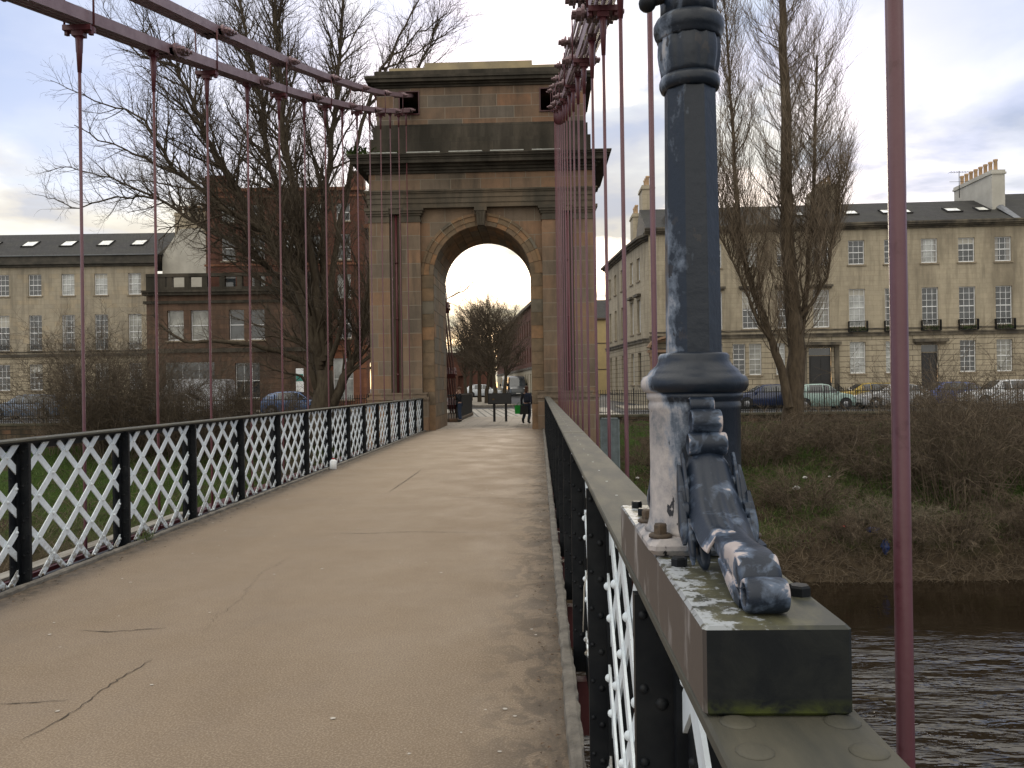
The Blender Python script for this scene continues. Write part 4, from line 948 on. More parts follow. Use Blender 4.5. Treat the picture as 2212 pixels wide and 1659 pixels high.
def window(parent, o, u, a, b, z0, z1, rows=4, cols=3, glass='glass', frame='white', depth=.13, sill=True):
    wd, h = round(b-a, 2), round(z1-z0, 2); key = (wd, h, rows, cols, glass, frame, sill)
    n = Vector((u[1], -u[0])); rz = math.atan2(u[1], u[0]); pr = parent.location
    loc = Vector((o[0]+u[0]*a-n.x*depth-pr.x, o[1]+u[1]*a-n.y*depth-pr.y, z0-pr.z))
    if key in WT:
        c = copy_tree(WT[key], parent); c.location = loc; c.rotation_euler = (0, 0, rz); return c
    f = .055; mb = MB()
    mb.box(0, f, -.02, .05, 0, h); mb.box(wd-f, wd, -.02, .05, 0, h); mb.box(f, wd-f, -.02, .05, h-f, h); mb.box(f, wd-f, -.02, .05, 0, f*1.5); mb.box(f, wd-f, -.035, .03, h/2-.03, h/2+.03)
    for i in range(1, cols): x = wd*i/cols; mb.box(x-.013, x+.013, -.012, .018, f, h-f)
    for i in range(1, rows):
        if abs(i/rows-.5) < .02: continue
        z = h*i/rows; mb.box(f, wd-f, -.011, .017, z-.013, z+.013)
    w_ = mb.build('window', M[frame], parent, True); w_.location = loc; w_.rotation_euler = (0, 0, rz)
    mb = MB(); mb.add([(f*.5, .02, f*.5), (wd-f*.5, .02, f*.5), (wd-f*.5, .02, h-f*.5), (f*.5, .02, h-f*.5)], [(0,1,2,3)]); mb.build('pane', M[glass], w_, True)
    if sill: mb = MB(); mb.box(-.10, wd+.10, -depth-.08, -.0, -.11, -.005); mb.build('sill', M['trim'], w_, True)
    WT[key] = w_; return w_
def chimney(parent, x0, x1, y0, y1, z0, z1, pots, mt='terrace', along='x', ph=.75):
    mb = MB(); mb.box(x0, x1, y0, y1, z0, z1); mb.box(x0-.08, x1+.08, y0-.08, y1+.08, z1, z1+.14); mb.box(x0-.03, x1+.03, y0-.03, y1+.03, z1+.14, z1+.30); c = mb.build('chimney', M[mt], parent)
    mb = MB()
    for i in range(pots):
        t = (i+.5)/pots; cx, cy = (x0+(x1-x0)*t, (y0+y1)/2) if along == 'x' else ((x0+x1)/2, y0+(y1-y0)*t)
        mb.lathe([(.15, 0), (.13, .1), (.125, ph*.8), (.155, ph*.85), (.155, ph), (.10, ph)], 10, (cx, cy, z1+.30))
    p = mb.build('chimney_pots', M['pot'], c, True); p.location = (0, 0, 0)
    g = Vector(parent.location); p.data.transform(Matrix.Translation(-g)); return c
def skylight(parent, c, u, slope, wd=.78, h=1.1):
    up = Vector((-u[1]*math.cos(slope), u[0]*math.cos(slope), math.sin(slope))); ux = Vector((u[0], u[1], 0)); n = ux.cross(up)
    g = Vector(parent.location); c = Vector(c)-g
    def pt(a, b, d): return c+ux*a+up*b+n*d
    mb = MB(); f = .07
    for (a0, a1, b0, b1) in ((-wd/2-f, wd/2+f, -h/2-f, -h/2), (-wd/2-f, wd/2+f, h/2, h/2+f), (-wd/2-f, -wd/2, -h/2, h/2), (wd/2, wd/2+f, -h/2, h/2)):
        vs = [pt(a, b, d) for d in (-.02, .09) for a, b in ((a0, b0), (a1, b0), (a1, b1), (a0, b1))]; mb.add(vs, [(0,3,2,1),(4,5,6,7),(0,1,5,4),(1,2,6,5),(2,3,7,6),(3,0,4,7)])
    w_ = mb.build('skylight', M['slate'], parent, True); mb = MB(); mb.add([pt(-wd/2, -h/2, .05), pt(wd/2, -h/2, .05), pt(wd/2, h/2, .05), pt(-wd/2, h/2, .05)], [(0,1,2,3)]); mb.build('pane', M['skylight'], w_, True)
    return w_
def strip(mb, o, u, a, b, z0, z1, out, back=.05):
    n = Vector((u[1], -u[0])); v = []
    for z in (z0, z1):
        for (t, d) in ((a, out), (b, out), (b, -back), (a, -back)): v.append((o[0]+u[0]*t+n.x*d, o[1]+u[1]*t+n.y*d, z))
    mb.add(v, [(0,3,2,1),(4,5,6,7),(0,1,5,4),(1,2,6,5),(2,3,7,6),(3,0,4,7)])
def roofpl(mb, o, u, a, b, z0, depth, z1, over=.25, back=True):
    n = Vector((u[1], -u[0]))
    def pt(t, d, z): return (o[0]+u[0]*t+n.x*d, o[1]+u[1]*t+n.y*d, z)
    mb.add([pt(a, over, z0), pt(b, over, z0), pt(b, -depth, z1), pt(a, -depth, z1), pt(a, over, z0-.12), pt(b, over, z0-.12), pt(b, -2*depth-.2, z0), pt(a, -2*depth-.2, z0)],
           [(0,1,2,3), (0,4,5,1), (3,2,6,7), (0,3,7), (1,6,2)])
# --- right terrace --------------------------------------------------
th = R(1.9); U = (math.cos(th), -math.sin(th)); O = (7.75, 58.0)
def X2u(X): return (X-O[0])/U[0]
rt = thing('sandstone_terrace', 'long three storey sandstone terrace across the street, right of the lamp column', 'terrace', (8, 58, 0))
WX = [12.2, 14.65, 17.05, 19.45, 21.85, 24.25, 26.7, 29.15, 31.55, 36.3, 38.75, 41.2, 43.6]
ops_u = []; wins = []
gls = ['glass', 'glass', 'glass', 'blind', 'curtain', 'glass', 'glass', 'glass', 'glass', 'glass', 'glass', 'blind', 'glass']
for i, X in enumerate(WX):
    a = X2u(X)-.54; b = a+1.08
    wins.append((a, b, 9.62, 11.28, 4, 3, 'glass' if i % 5 != 1 else 'curtain')); wins.append((a, b, 5.35, 7.95, 6, 3, gls[i]))
ops_u = [w_[:4] for w_ in wins]
mb = MB(); facade(mb, O, U, 42, 4.72, 12.0, ops_u); mb.add([(O[0], O[1], 4.7), (O[0]-1.45, O[1]+18.6, 4.7), (O[0]-1.45, O[1]+18.6, 12), (O[0], O[1], 12)], [(3,2,1,0)]) if False else None
mb.build('upper_wall', M['terrace'], rt)
gops = []; gw = []
for i, X in enumerate(WX):
    if i in (1, 3, 6, 10): continue
    if i == 2: a = X2u(16.65)-.3; gw.append((a, a+.62)); continue
    a = X2u(X)-.53; gw.append((a, a+1.06))
for X in (13.85, 14.95): a = X2u(X)-.42; gw.append((a, a+.84))
doors = [(X2u(18.55), X2u(20.1), .25, 3.95), (X2u(26.05), X2u(27.2), .45, 4.05), (X2u(38.2), X2u(39.3), .45, 4.05), (X2u(8.35), X2u(9.6), .2, 3.7)]
gops = [(a, b, 2.15, 4.32) for a, b in gw] + doors
mb = MB(); facade(mb, O, U, 42, -.3, 4.72, gops, .2); mb.build('ground_floor_wall', M['terrace_g'], rt)
bl_m = [simple('roller_blind', (.46,.44,.38), (.40,.38,.33), 2, .6), simple('pale_curtain', (.38,.37,.35), (.22,.21,.20), 5, .7, stretch=(8,1,.3))]
def dress(w_, wd, h, rr):
    """blind or curtains seen just inside the glass line"""
    k = rr.random(); mb = MB(); y = .0185
    if k < .30: f = rr.uniform(.18, .55); mb.box(.06, wd-.06, y, y+.0012, h*(1-f), h-.06); mb.build('blind', bl_m[0], w_, True)
    elif k < .55: e = rr.uniform(.13, .26)*wd; mb.box(.06, e, y, y+.0012, .09, h-.06); mb.box(wd-e, wd-.06, y, y+.0012, .09, h-.06); mb.build('curtain', bl_m[1], w_, True)
rw_ = random.Random(31); made = []
for a, b, c, d, r_, c_, g_ in wins: made.append((window(rt, O, U, a, b, c, d, r_, c_, g_), b-a, d-c))
for i, (a, b) in enumerate(gw): window(rt, O, U, a, b, 2.15, 4.32, 6 if i < 50 else 4, 3 if b-a > .9 else 2, ('blind', 'curtain', 'curtain', 'curtain', 'glass')[i % 5], depth=.17)
for w_, wd_, h_ in made: dress(w_, wd_, h_, rw_)
for a, b, c, d in doors:
    mb = MB(); n_ = Vector((U[1], -U[0])); strip(mb, O, U, a, b, c, d-.55, -.22, .30)
    for (p_, q_) in ((.12, .44), (.56, .88)):
        for (z_, w_) in ((.1, .38), (.44, .62), (.68, .95)): strip(mb, O, U, a+(b-a)*p_, a+(b-a)*q_, c+(d-.55-c)*z_, c+(d-.55-c)*w_, -.19, .25)
    dd = mb.build('door', M['door'], rt); mb = MB(); strip(mb, O, U, a, b, d-.50, d, -.22, .28); mb.build('fanlight', M['glass'], dd); 
    mb = MB(); strip(mb, O, U, a, b, d-.55, d-.50, -.17, .25); mb.build('transom', M['trim'], dd)
mb = MB()
for z0, z1, e in ((4.70, 4.90, .10), (4.90, 4.98, .16), (5.15, 5.25, .06)): strip(mb, O, U, -.05, 42, z0, z1, e)
mb.build('string_course', M['cornice'], rt)
mb = MB()
for z0, z1, e in ((12.0, 12.12, .12), (12.12, 12.22, .28), (12.22, 12.34, .44), (12.34, 12.44, .50)): strip(mb, O, U, -.3, 42, z0, z1, e)
mb.build('cornice', M['cornice'], rt)
for (a, b, c, d, *_r) in wins:
    if c > 9: continue
    if O[0]+a < 21.0: mb = MB(); strip(mb, O, U, a-.22, b+.22, d+.20, d+.34, .26); strip(mb, O, U, a-.14, b+.14, d+.08, d+.20, .10); mb.build('window_hood', M['cornice'], rt)
for i, (a, b, c, d) in enumerate(doors):
    mb = MB(); strip(mb, O, U, a-.55, b+.55, d+.18, d+.40, .42); strip(mb, O, U, a-.42, b+.42, d+.04, d+.18, .20)
    if i == 0: strip(mb, O, U, a-.46, a-.16, .1, d+.18, .16); strip(mb, O, U, b+.16, b+.46, .1, d+.18, .16)
    mb.build('door_hood', M['cornice'], rt)
for X in WX[4:]:
    mb = MB(); a, b = X2u(X)-.62, X2u(X)+.62; k = 11
    n_ = Vector((U[1], -U[0]))
    for i in range(k+1):
        t = a+(b-a)*i/k; p = (O[0]+U[0]*t+n_.x*.26, O[1]+U[1]*t+n_.y*.26); mb.bar((*p, 5.02), (*p, 5.72), .022, .022, (1,0,0))
    strip(mb, O, U, a, b, 5.70, 5.74, .28, -.24); strip(mb, O, U, a, b, 4.99, 5.03, .28, -.02)
    for t in (a, b): strip(mb, O, U, t-.015, t+.015, 5.02, 5.72, .28, .0)
    mb.build('balconette', M['black'], rt)
for X in WX[4:]:
    mb = MB()
    for k in range(60):
        t = X2u(X)+rnd.uniform(-.55, .55); p = Vector((O[0]+U[0]*t, O[1]+U[1]*t-.16+rnd.uniform(-.06, .06), 5.02+rnd.random()*.28)); s = Vector((rnd.gauss(0,.05), rnd.gauss(0,.05), rnd.gauss(0,.04))); e = Vector((rnd.gauss(0,.05), rnd.gauss(0,.05), .06))
        mb.add([p-s, p+e, p+s, p-e*.4], [(0,1,2,3)])
    mb.build('window_box_plant', M['grass'], rt)
mb = MB(); roofpl(mb, O, U, -.2, X2u(32.3), 12.44, 4.6, 14.75); roofpl(mb, O, U, X2u(32.3)+.25, 42, 12.44, 4.6, 15.15); mb.build('roof', M['slate'], rt)
mb = MB(); n_ = Vector((U[1], -U[0])); a = X2u(32.3)
def pt_(t, d, z): return (O[0]+U[0]*t+n_.x*d, O[1]+U[1]*t+n_.y*d, z)
mb.add([pt_(a-.1, .2, 12.5), pt_(a+.35, .2, 12.5), pt_(a+.35, -4.6, 15.35), pt_(a-.1, -4.6, 15.0), pt_(a-.1, .2, 12.2), pt_(a+.35, .2, 12.2)], [(0,1,2,3), (4,5,1,0)]); mb.build('party_wall_flashing', simple('lead_flashing', (.17,.18,.20), (.12,.125,.135), 3, .6), rt)
sl = math.atan2(2.31, 4.85)
for X, wd in ((22.2, .8), (24.6, .55), (26.0, .55), (29.2, .95), (31.2, .7), (18.6, .6)):
    t = X2u(X); d = 2.1; skylight(rt, pt_(t, -d, 12.44+(d+.25)*2.31/4.85+.02), U, sl, wd, .9)
chimney(rt, 32.0, 32.9, 59.3, 64.6, 12.5, 16.05, 8, 'render', 'y', .8)
chimney(rt, 20.6, 21.9, 60.5, 64.0, 13, 15.6, 4, 'terrace', 'y', .7)
mb = MB(); mb.tube([(34.6, 56.9, 0), (34.6, 56.9, 11.9)], .06, 8); mb.tube([(34.6, 56.9, 11.9), (34.5, 57.1, 12.2)], .06, 8)
for z in (2, 4, 6, 8, 10): mb.tube([(34.6, 56.9, z), (34.6, 56.9, z+.1)], .08, 8)
mb.build('downpipe', simple('cream_pipe', (.50,.46,.36), (.42,.38,.30), 4, .6), rt)
mb = MB(); mb.tube([(31.1, 62, 15), (31.1, 62, 17.0)], .025, 5)
for z in (16.9, 16.2): mb.bar((30.4, 62, z), (31.8, 62, z), .02, .02)
for k in range(7): mb.bar((30.45+.2*k, 61.7, 16.9), (30.45+.2*k, 62.3, 16.9), .015, .015)
mb.build('aerial', M['black'], rt)
# dormer behind the poplar
mb = MB(); mb.box(16.3, 17.7, 58.9, 61.5, 12.9, 14.0); mb.build('dormer', M['slate'], rt); mb = MB(); mb.box(16.4, 17.6, 58.86, 58.9, 13.1, 13.9); mb.build('dormer_window', M['white'], rt)
for xx in (28.6, 40.0):                       # front steps with handrails
    t_ = X2u(xx)
for (a, b, c, d) in doors[:3]:
    mb = MB()
    for k in range(3): strip(mb, O, U, a-.2+.0, b+.2, .08+.0, .25+.12*(2-k), .35+.35*k, -.02)
    mb.build('front_steps', M['trim'], rt)
for (a, b, c, d) in doors[:3]:
    for t in (a-.3, b+.3):
        mb = MB(); p0 = Vector(pt_(t, .1, 1.5)); p1 = Vector(pt_(t, 1.5, 1.05)); mb.bar(p0, p1, .03, .03)
        for k in range(9): q = p0+(p1-p0)*k/8; mb.bar(q, (q.x, q.y, .1), .02, .02, (1,0,0))
        mb.build('step_railing', M['black'], rt)
# side street return of the same corner block
A = (6.30, 77.0); B1 = (7.15, 66.2); B2 = (7.75, 61.0); Cc = (8.9, 58.05)
cb_ = thing('corner_block', 'cream sandstone corner block with bowed side wall and arched doorway, behind the hanger rods', 'corner building', (7.5, 66, 0))
for k, (p, q_) in enumerate(((A, B1), (B1, B2), (B2, (8.9, 57.95)))):
    L_ = math.hypot(q_[0]-p[0], q_[1]-p[1]); u = ((q_[0]-p[0])/L_, (q_[1]-p[1])/L_)
    if k == 0: cs = (2.2, 5.0, 8.2)
    elif k == 1: cs = (1.3, 3.6)
    else: cs = ()
    ops = []; ww = []
    for c in cs: ww += [(c-.5, c+.5, 9.4, 11.1), (c-.5, c+.5, 5.5, 8.0)]; ops += [(c-.5, c+.5, 1.0 if k == 0 else 1.6, 4.0)]
    mb = MB(); facade(mb, p, u, L_, 4.7, 12.0, ww, .25); mb.build('upper_wall', M['terrace'], cb_)
    mb = MB(); facade(mb, p, u, L_, -.3, 4.7, ops, .25); mb.build('ground_floor_wall', M['terrace_g'], cb_)
    for a, b, c, d in ww: window(cb_, p, u, a, b, c, d, 4, 2, 'curtain', depth=.2)
    for i, (a, b, c, d) in enumerate(ops): window(cb_, p, u, a, b, c, d, 4, 2, 'glass', depth=.2, frame='door' if i % 2 else 'white')
    mb = MB()
    for z0, z1, e in ((12.0, 12.12, .12), (12.12, 12.25, .3), (12.25, 12.42, .48)): strip(mb, p, u, -.05, L_+.12, z0, z1, e)
    mb.build('cornice', M['cornice'], cb_); mb = MB()
    for z0, z1, e in ((4.70, 4.9, .12), (4.9, 4.98, .18)): strip(mb, p, u, -.05, L_+.12, z0, z1, e)
    mb.build('string_course', M['cornice'], cb_)
    if k == 1:
        mb = MB()
        for c in cs: strip(mb, p, u, c-.75, c+.75, 8.2, 8.38, .3)
        mb.build('window_hood', M['cornice'], cb_)
mb = MB(); vs = [(A[0]-.45, A[1], 12.42), (B1[0]-.45, B1[1], 12.42), (B2[0]-.4, B2[1], 12.42), (8.9, 58.3, 12.42), (13, 62.5, 14.6), (12, 68, 14.6), (11, 77, 14.6)]
mb.add(vs, [(0,6,5,1), (1,5,4,2), (2,4,3)]); mb.add([(A[0], A[1], 0), (14, 77.5, 0), (14, 77.5, 12.4), (A[0], A[1], 12.4)], [(0,1,2,3)]); mb.build('roof', M['slate'], cb_)
chimney(cb_, 8.0, 8.9, 63.0, 65.0, 12.3, 16.4, 3, 'terrace', 'y'); chimney(cb_, 8.0, 8.7, 69.4, 71.4, 12.3, 15.6, 3, 'terrace', 'y')
mb = MB(); mb.box(9.0, 10.4, 58.5, 60.5, 12.42, 13.5); mb.build('parapet_block', M['cornice'], cb_)
# arched doorway on the front return
mb = MB(); px0, px1 = 8.0, 10.1; pc = (px0+px1)/2; yy = 57.9; 
for k in range(12):
    a0, a1 = math.pi*(.08+.84*k/12), math.pi*(.08+.84*(k+1)/12); rr = 1.55
    mb.bar((pc-rr*math.cos(a0), yy-.35, 3.9+rr*.62*math.sin(a0)), (pc-rr*math.cos(a1), yy-.35, 3.9+rr*.62*math.sin(a1)), .8, .16, (0,0,1))
    mb.bar((pc-rr*.86*math.cos(a0), yy-.25, 3.9+rr*.50*math.sin(a0)), (pc-rr*.86*math.cos(a1), yy-.25, 3.9+rr*.50*math.sin(a1)), .5, .12, (0,0,1))
mb.box(px0-.5, px1+.5, yy-.55, yy, 3.80, 3.98)
for x in (px0-.30, px1+.02): mb.box(x, x+.30, yy-.45, yy, .1, 3.80); mb.box(x-.06, x+.36, yy-.52, yy, 3.5, 3.8)
mb.build('door_surround', simple('warm_door_stone', (.30,.20,.13), (.20,.13,.085), 2, .9, .3, 20), cb_)
# yellow building farther down the side street
yb = thing('yellow_building', 'yellow rendered block with dark pitched roof, seen just right of the arch', 'building', (11, 110, 0))
mb = MB(); facade(mb, (7.4, 108), (1, 0), 7, 0, 10.3, [(2.2, 3.3, 6.2, 8)], .2); mb.box(7.5, 14.4, 108.3, 118, 0, 10.2); mb.build('wall', M['yellow'], yb)
mb = MB(); mb.add([(7.2, 107.7, 10.3), (14.6, 107.7, 10.3), (14.6, 113, 13.2), (7.9, 113, 13.2), (7.2, 118, 10.3), (14.6, 118, 10.3)], [(0,1,2,3), (3,2,5,4), (0,3,4)]); mb.build('roof', M['slate'], yb)
mb = MB(); strip(mb, (7.4, 108), (1, 0), 0, 7, 7.0, 7.12, .04); strip(mb, (7.4, 108), (1, 0), 0, 7, 3.6, 3.72, .04); strip(mb, (7.4, 108), (1, 0), -.3, 7.2, 10.12, 10.32, .35); mb.build('trim_band', simple('brown_band', (.10,.07,.045), None, 2), yb)
# terrace down the street seen through the arch
pt0, pt1 = (-7.6, 150), (-.35, 88); L_ = math.hypot(pt1[0]-pt0[0], pt1[1]-pt0[1]); u = ((pt1[0]-pt0[0])/L_, (pt1[1]-pt0[1])/L_)
st = thing('street_terrace', 'brick and pale stone terrace lining the street beyond the arch', 'terrace', (pt1[0], pt1[1], 0))
ops = []; wn = []
for k in range(21):
    c = 2+k*2.9
    for z0, z1, g in ((7.3, 9.0, 0), (4.3, 6.0, 0)): ops.append((c-.5, c+.5, z0, z1)); wn.append((c, z0, z1))
mb = MB(); facade(mb, pt0, u, L_, 3.6, 10.4, ops, .2); mb.build('upper_wall', M['brick'], st)
gop = [(2+k*2.9-.45, 2+k*2.9+.45, .6, 3.0) for k in range(21)]
mb = MB(); facade(mb, pt0, u, L_, 0, 3.6, gop, .2); mb.build('ground_floor_wall', simple('cream_stone', (.42,.37,.27), (.34,.29,.20), 1, .9), st)
for c, z0, z1 in wn: window(st, pt0, u, c-.5, c+.5, z0, z1, 2, 1, 'glass', depth=.15, sill=False)
for a, b, c, d in gop: window(st, pt0, u, a, b, c, d, 2, 1, 'glass', frame='door', depth=.15, sill=False)
mb = MB(); strip(mb, pt0, u, 0, L_, 10.4, 10.75, .35); mb.build('cornice', M['cornice'], st); mb = MB(); strip(mb, pt0, u, 0, L_, 3.5, 3.75, .12); mb.build('string_course', M['cornice'], st)
mb = MB(); roofpl(mb, pt0, u, 0, L_, 10.75, 2.5, 12.7); mb.build('roof', M['slate'], st)
mb = MB(); e = (pt1[0], pt1[1]); mb.add([(e[0], e[1], 0), (e[0]+5, e[1]+.6, 0), (e[0]+5, e[1]+.6, 10.7), (e[0]+2.5, e[1]+.3, 12.6), (e[0], e[1], 10.7)], [(0,1,2,3,4)]); mb.build('gable', M['brick'], st)
# low brick building left of that street, behind the island trees
lb_ = thing('low_brick_building', 'low dark brick building behind the white cars, seen through the arch', 'building', (-16, 128, 0))
mb = MB(); facade(mb, (-26, 128), (1, 0), 16, 0, 4.6, [(2, 5, .8, 3), (7, 10, .8, 3), (11.5, 15, .6, 3)], .3); mb.box(-26, -10, 128.4, 140, 0, 4.5); mb.build('wall', M['brick'], lb_)
mb = MB(); mb.box(-26.3, -9.7, 127.6, 140, 4.6, 5.0); mb.build('roof', M['slate'], lb_)
for a, b in ((2, 5), (7, 10), (11.5, 15)): window(lb_, (-26, 128), (1, 0), a, b, .8, 3, 1, 3, 'glass', sill=False)
# --- left terrace ----------------------------------------------------
UL = (math.cos(R(1.9)), math.sin(R(1.9))); OL = (-60.0, 67.1)
lt = thing('grey_terrace', 'three storey grey and tan stone terrace at the left edge, with slate roof', 'terrace', (-45, 67.5, 0))
ops = []; wl = []
LW = [-58.6, -55.8, -53.0, -50.2, -47.4, -44.6, -41.9, -39.15, -36.4, -33.6]
for i, X in enumerate(LW):
    a = (X-OL[0])/UL[0]-.54
    for j, (z0, z1, r_) in enumerate(((9.72, 11.5, 4), (5.15, 8.1, 6), (1.85, 4.0, 4))):
        ops.append((a, a+1.08, z0, z1)); wl.append((a, a+1.08, z0, z1, r_, 'curtain' if (j == 0 and i >= 7) else 'blind' if (i*3+j) % 7 == 0 else 'glass'))
Lw = (-31.75-OL[0])/UL[0]
mb = MB(); facade(mb, OL, UL, Lw, 4.7, 12.1, ops); mb.build('upper_wall', M['terrace_grey'], lt)
mb = MB(); facade(mb, OL, UL, Lw, -.3, 4.7, [o_ for o_ in ops if o_[3] < 4.5]); mb.build('ground_floor_wall', M['terrace_g'], lt)
madl = [(window(lt, OL, UL, a, b, c, d, r_, 3, g_), b-a, d-c) for a, b, c, d, r_, g_ in wl]
for w_, wd_, h_ in madl: dress(w_, wd_, h_, rw_)
mb = MB(); strip(mb, OL, UL, 0, Lw, 4.62, 4.85, .14); strip(mb, OL, UL, 0, Lw, 5.0, 5.08, .06); strip(mb, OL, UL, 0, Lw, 12.1, 12.28, .25); strip(mb, OL, UL, 0, Lw, 12.28, 12.45, .45); strip(mb, OL, UL, 0, Lw, 12.45, 13.0, .12, .3); mb.build('cornice', simple('dark_stained_cornice', (.085,.075,.06), (.04,.037,.03), 1.4, .9), lt)
mb = MB(); strip(mb, OL, UL, 0, Lw, 13.0, 13.08, .26); mb.build('gutter', simple('zinc_gutter', (.16,.17,.18), (.11,.12,.13), 2, .5), lt)
mb = MB(); roofpl(mb, OL, UL, 0, Lw+.2, 13.05, 4.8, 15.75, .1); mb.build('roof', M['slate'], lt)
nL = Vector((UL[1], -UL[0])); s2_ = math.atan2(2.7, 4.9)
for X in (-50.0, -46.9, -43.6, -40.3, -37.1, -34.2):
    t = (X-OL[0])/UL[0]; d = 2.4; skylight(lt, (OL[0]+UL[0]*t-nL.x*d, OL[1]+UL[1]*t-nL.y*d, 13.05+(d+.1)*2.7/4.9+.02), UL, s2_, 1.0, 1.2)
for (a, b, c, d, r_, g_) in wl:
    if 5 < c < 6:
        mb = MB()
        for k in range(11): t = a-.05+1.18*k/10; p = (OL[0]+UL[0]*t+nL.x*.2, OL[1]+UL[1]*t+nL.y*.2); mb.bar((*p, 5.05), (*p, 5.65), .022, .022, (1,0,0))
        strip(mb, OL, UL, a-.06, b+.06, 5.63, 5.68, .22, -.18); strip(mb, OL, UL, a-.06, b+.06, 5.03, 5.07, .22, -.0); mb.build('balconette', M['black'], lt)
chimney(lt, -31.2, -28.4, 70.4, 72.0, 12, 16.7, 7, 'terrace', 'x', .7)
mb = MB(); mb.add([(-31.7, 69.0, 0), (-26.6, 69.15, 0), (-26.6, 69.15, 12.9), (-28.4, 69.1, 15.4), (-30.2, 69.05, 15.3), (-31.7, 69.0, 13.1)], [(0,1,2,3,4,5)]); mb.add([(-26.6,69.15,0),(-26.6,80,0),(-26.6,80,12.9),(-26.6,69.15,12.9)], [(0,1,2,3)])
mb.build('gable', M['render'], lt)
# --- brick block and its low wing ------------------------------------
bw_ = thing('stone_fronted_wing', 'low dark sandstone wing with pierced parapet, between the grey terrace and the brick block', 'building', (-24, 59, 0))
OW = (-28.6, 59.6); UW = (1.0, .035)
ops = [(1.5, 2.7, 5.3, 7.5), (3.2, 4.5, 5.3, 7.5), (6.0, 7.1, 5.3, 7.5), (7.5, 8.6, 5.3, 7.5), (1.3, 4.9, 1.2, 3.7), (6.4, 8.2, 1.0, 3.6)]
mb = MB(); facade(mb, OW, UW, 12.6, -.3, 8.6, ops, .3); mb.add([(-28.6,59.6,0),(-28.6,66,0),(-28.6,66,8.6),(-28.6,59.6,8.6)], [(3,2,1,0)]); mb.build('wall', ashlar('dark_sandstone', [(.135,.085,.058),(.165,.10,.066),(.11,.072,.052)], .8, .34, (.06,.035,.025), .008, (.035,.026,.02), .42, .7, .5), bw_)
for i, (a, b, c, d) in enumerate(ops): window(bw_, OW, UW, a, b, c, d, 2, 1 if i < 4 else 3, 'blind' if i in (0, 1) else 'glass', depth=.25)
mb = MB()
for z0, z1, e in ((8.0, 8.2, .12), (8.6, 8.8, .3), (8.8, 8.95, .42), (4.4, 4.7, .14)): strip(mb, OW, UW, -.2, 12.7, z0, z1, e, .3)
mb.build('cornice', M['tower_dark'], bw_)
mb = MB(); strip(mb, OW, UW, 0, 12.6, 8.95, 9.2, .05, .3); strip(mb, OW, UW, 0, 12.6, 9.95, 10.2, .08, .3)
for k in range(10):
    a = 0 if k == 0 else .6+k*1.28-.36; b_ = 1.4 if k == 0 else a+.38; strip(mb, OW, UW, a, b_, 9.2, 9.95, .05, .3)
mb.build('parapet', M['tower_dark'], bw_)
bb = thing('brick_block', 'tall red brick block rising behind the big bare tree', 'building', (-18.5, 62, 0))
OB = (-24.8, 61.2); UB = (.9993, .037); LB = 11.9
ops = []; cs = [1.7, 3.9, 6.3, 8.2, 10.3]
for c in cs:
    for z0, z1 in ((14.2, 15.5), (11.3, 13.2), (8.4, 10.2), (5.4, 7.6)): ops.append((c-.5, c+.5, z0, z1))
ops += [(7.2, 8.5, 1.6, 3.9), (9.4, 10.9, .8, 3.9)]
mb = MB(); facade(mb, OB, UB, LB, 4.6, 16.6, [o_ for o_ in ops if o_[2] > 5], .22)
e = (OB[0]+UB[0]*LB, OB[1]+UB[1]*LB); e2 = (e[0]+.55, e[1]+9.0)
L2 = math.hypot(e2[0]-e[0], e2[1]-e[1]); u2 = ((e2[0]-e[0])/L2, (e2[1]-e[1])/L2)
facade(mb, e, u2, L2, 4.6, 16.2, [], .2); mb.build('wall', M['brick'], bb)
mb = MB(); facade(mb, OB, UB, LB, -.3, 4.6, [o_ for o_ in ops if o_[2] < 5], .25); facade(mb, e, u2, L2, -.3, 4.6, [(1, 2.2, .5, 3.6), (4, 5.2, .5, 3.6)], .2); mb.build('ground_floor_wall', M['redstone'], bb)
for i, (a, b, c, d) in enumerate(ops): window(bb, OB, UB, a, b, c, d, 2, 1 if c > 5 else 2, 'curtain' if i % 3 == 0 else 'glass', depth=.18)
mb = MB()
for z0, z1, e_ in ((4.5, 4.75, .15), (4.75, 4.85, .22), (10.9, 11.05, .08), (16.0, 16.15, .1), (16.45, 16.7, .22)): strip(mb, OB, UB, -.1, LB+.1, z0, z1, e_)
for z0, z1, e_ in ((4.5, 4.75, .15), (13.6, 13.9, .35), (16.2, 16.4, .2)): strip(mb, e, u2, -.1, L2, z0, z1, e_)
mb.build('band_course', M['redstone'], bb)
mb = MB(); strip(mb, OB, UB, 0, 1.6, 16.7, 17.7, .05, .8); mb.build('parapet_pier', M['brick'], bb); mb = MB(); strip(mb, OB, UB, LB-1.1, LB, 16.7, 17.9, .05, .8); mb.build('parapet_pier', M['brick'], bb)
for i, (x, z, w_, h_, c_) in enumerate(((4.6, 1.15, .95, .55, (.72,.74,.72)), (.9, 1.3, .55, .5, (.70,.72,.70)), (8.5, 4.0, .45, .6, (.75,.76,.74)))):
    t_ = thing('wall_sign', ('white sign with green square on the red stone wall, left of the tree trunks', 'small white and green sign low on the wall beside the wing', 'white square sign high on the red stone wall, between the tree trunks')[i], 'sign', (OB[0]+x, OB[1]+.04*x, z))
    mb = MB(); mb.box(OB[0]+x, OB[0]+x+w_, OB[1]-.05, OB[1]+.037*x-.0, z, z+h_); mb.build('board', simple('sign_board', c_, None, 3, .5), t_)
    mb = MB(); mb.box(OB[0]+x+.05, OB[0]+x+.3, OB[1]-.056, OB[1]-.051, z+.1, z+h_-.1); mb.build('green_panel', simple('sign_green', (.03,.22,.15), None, 3, .5), t_)
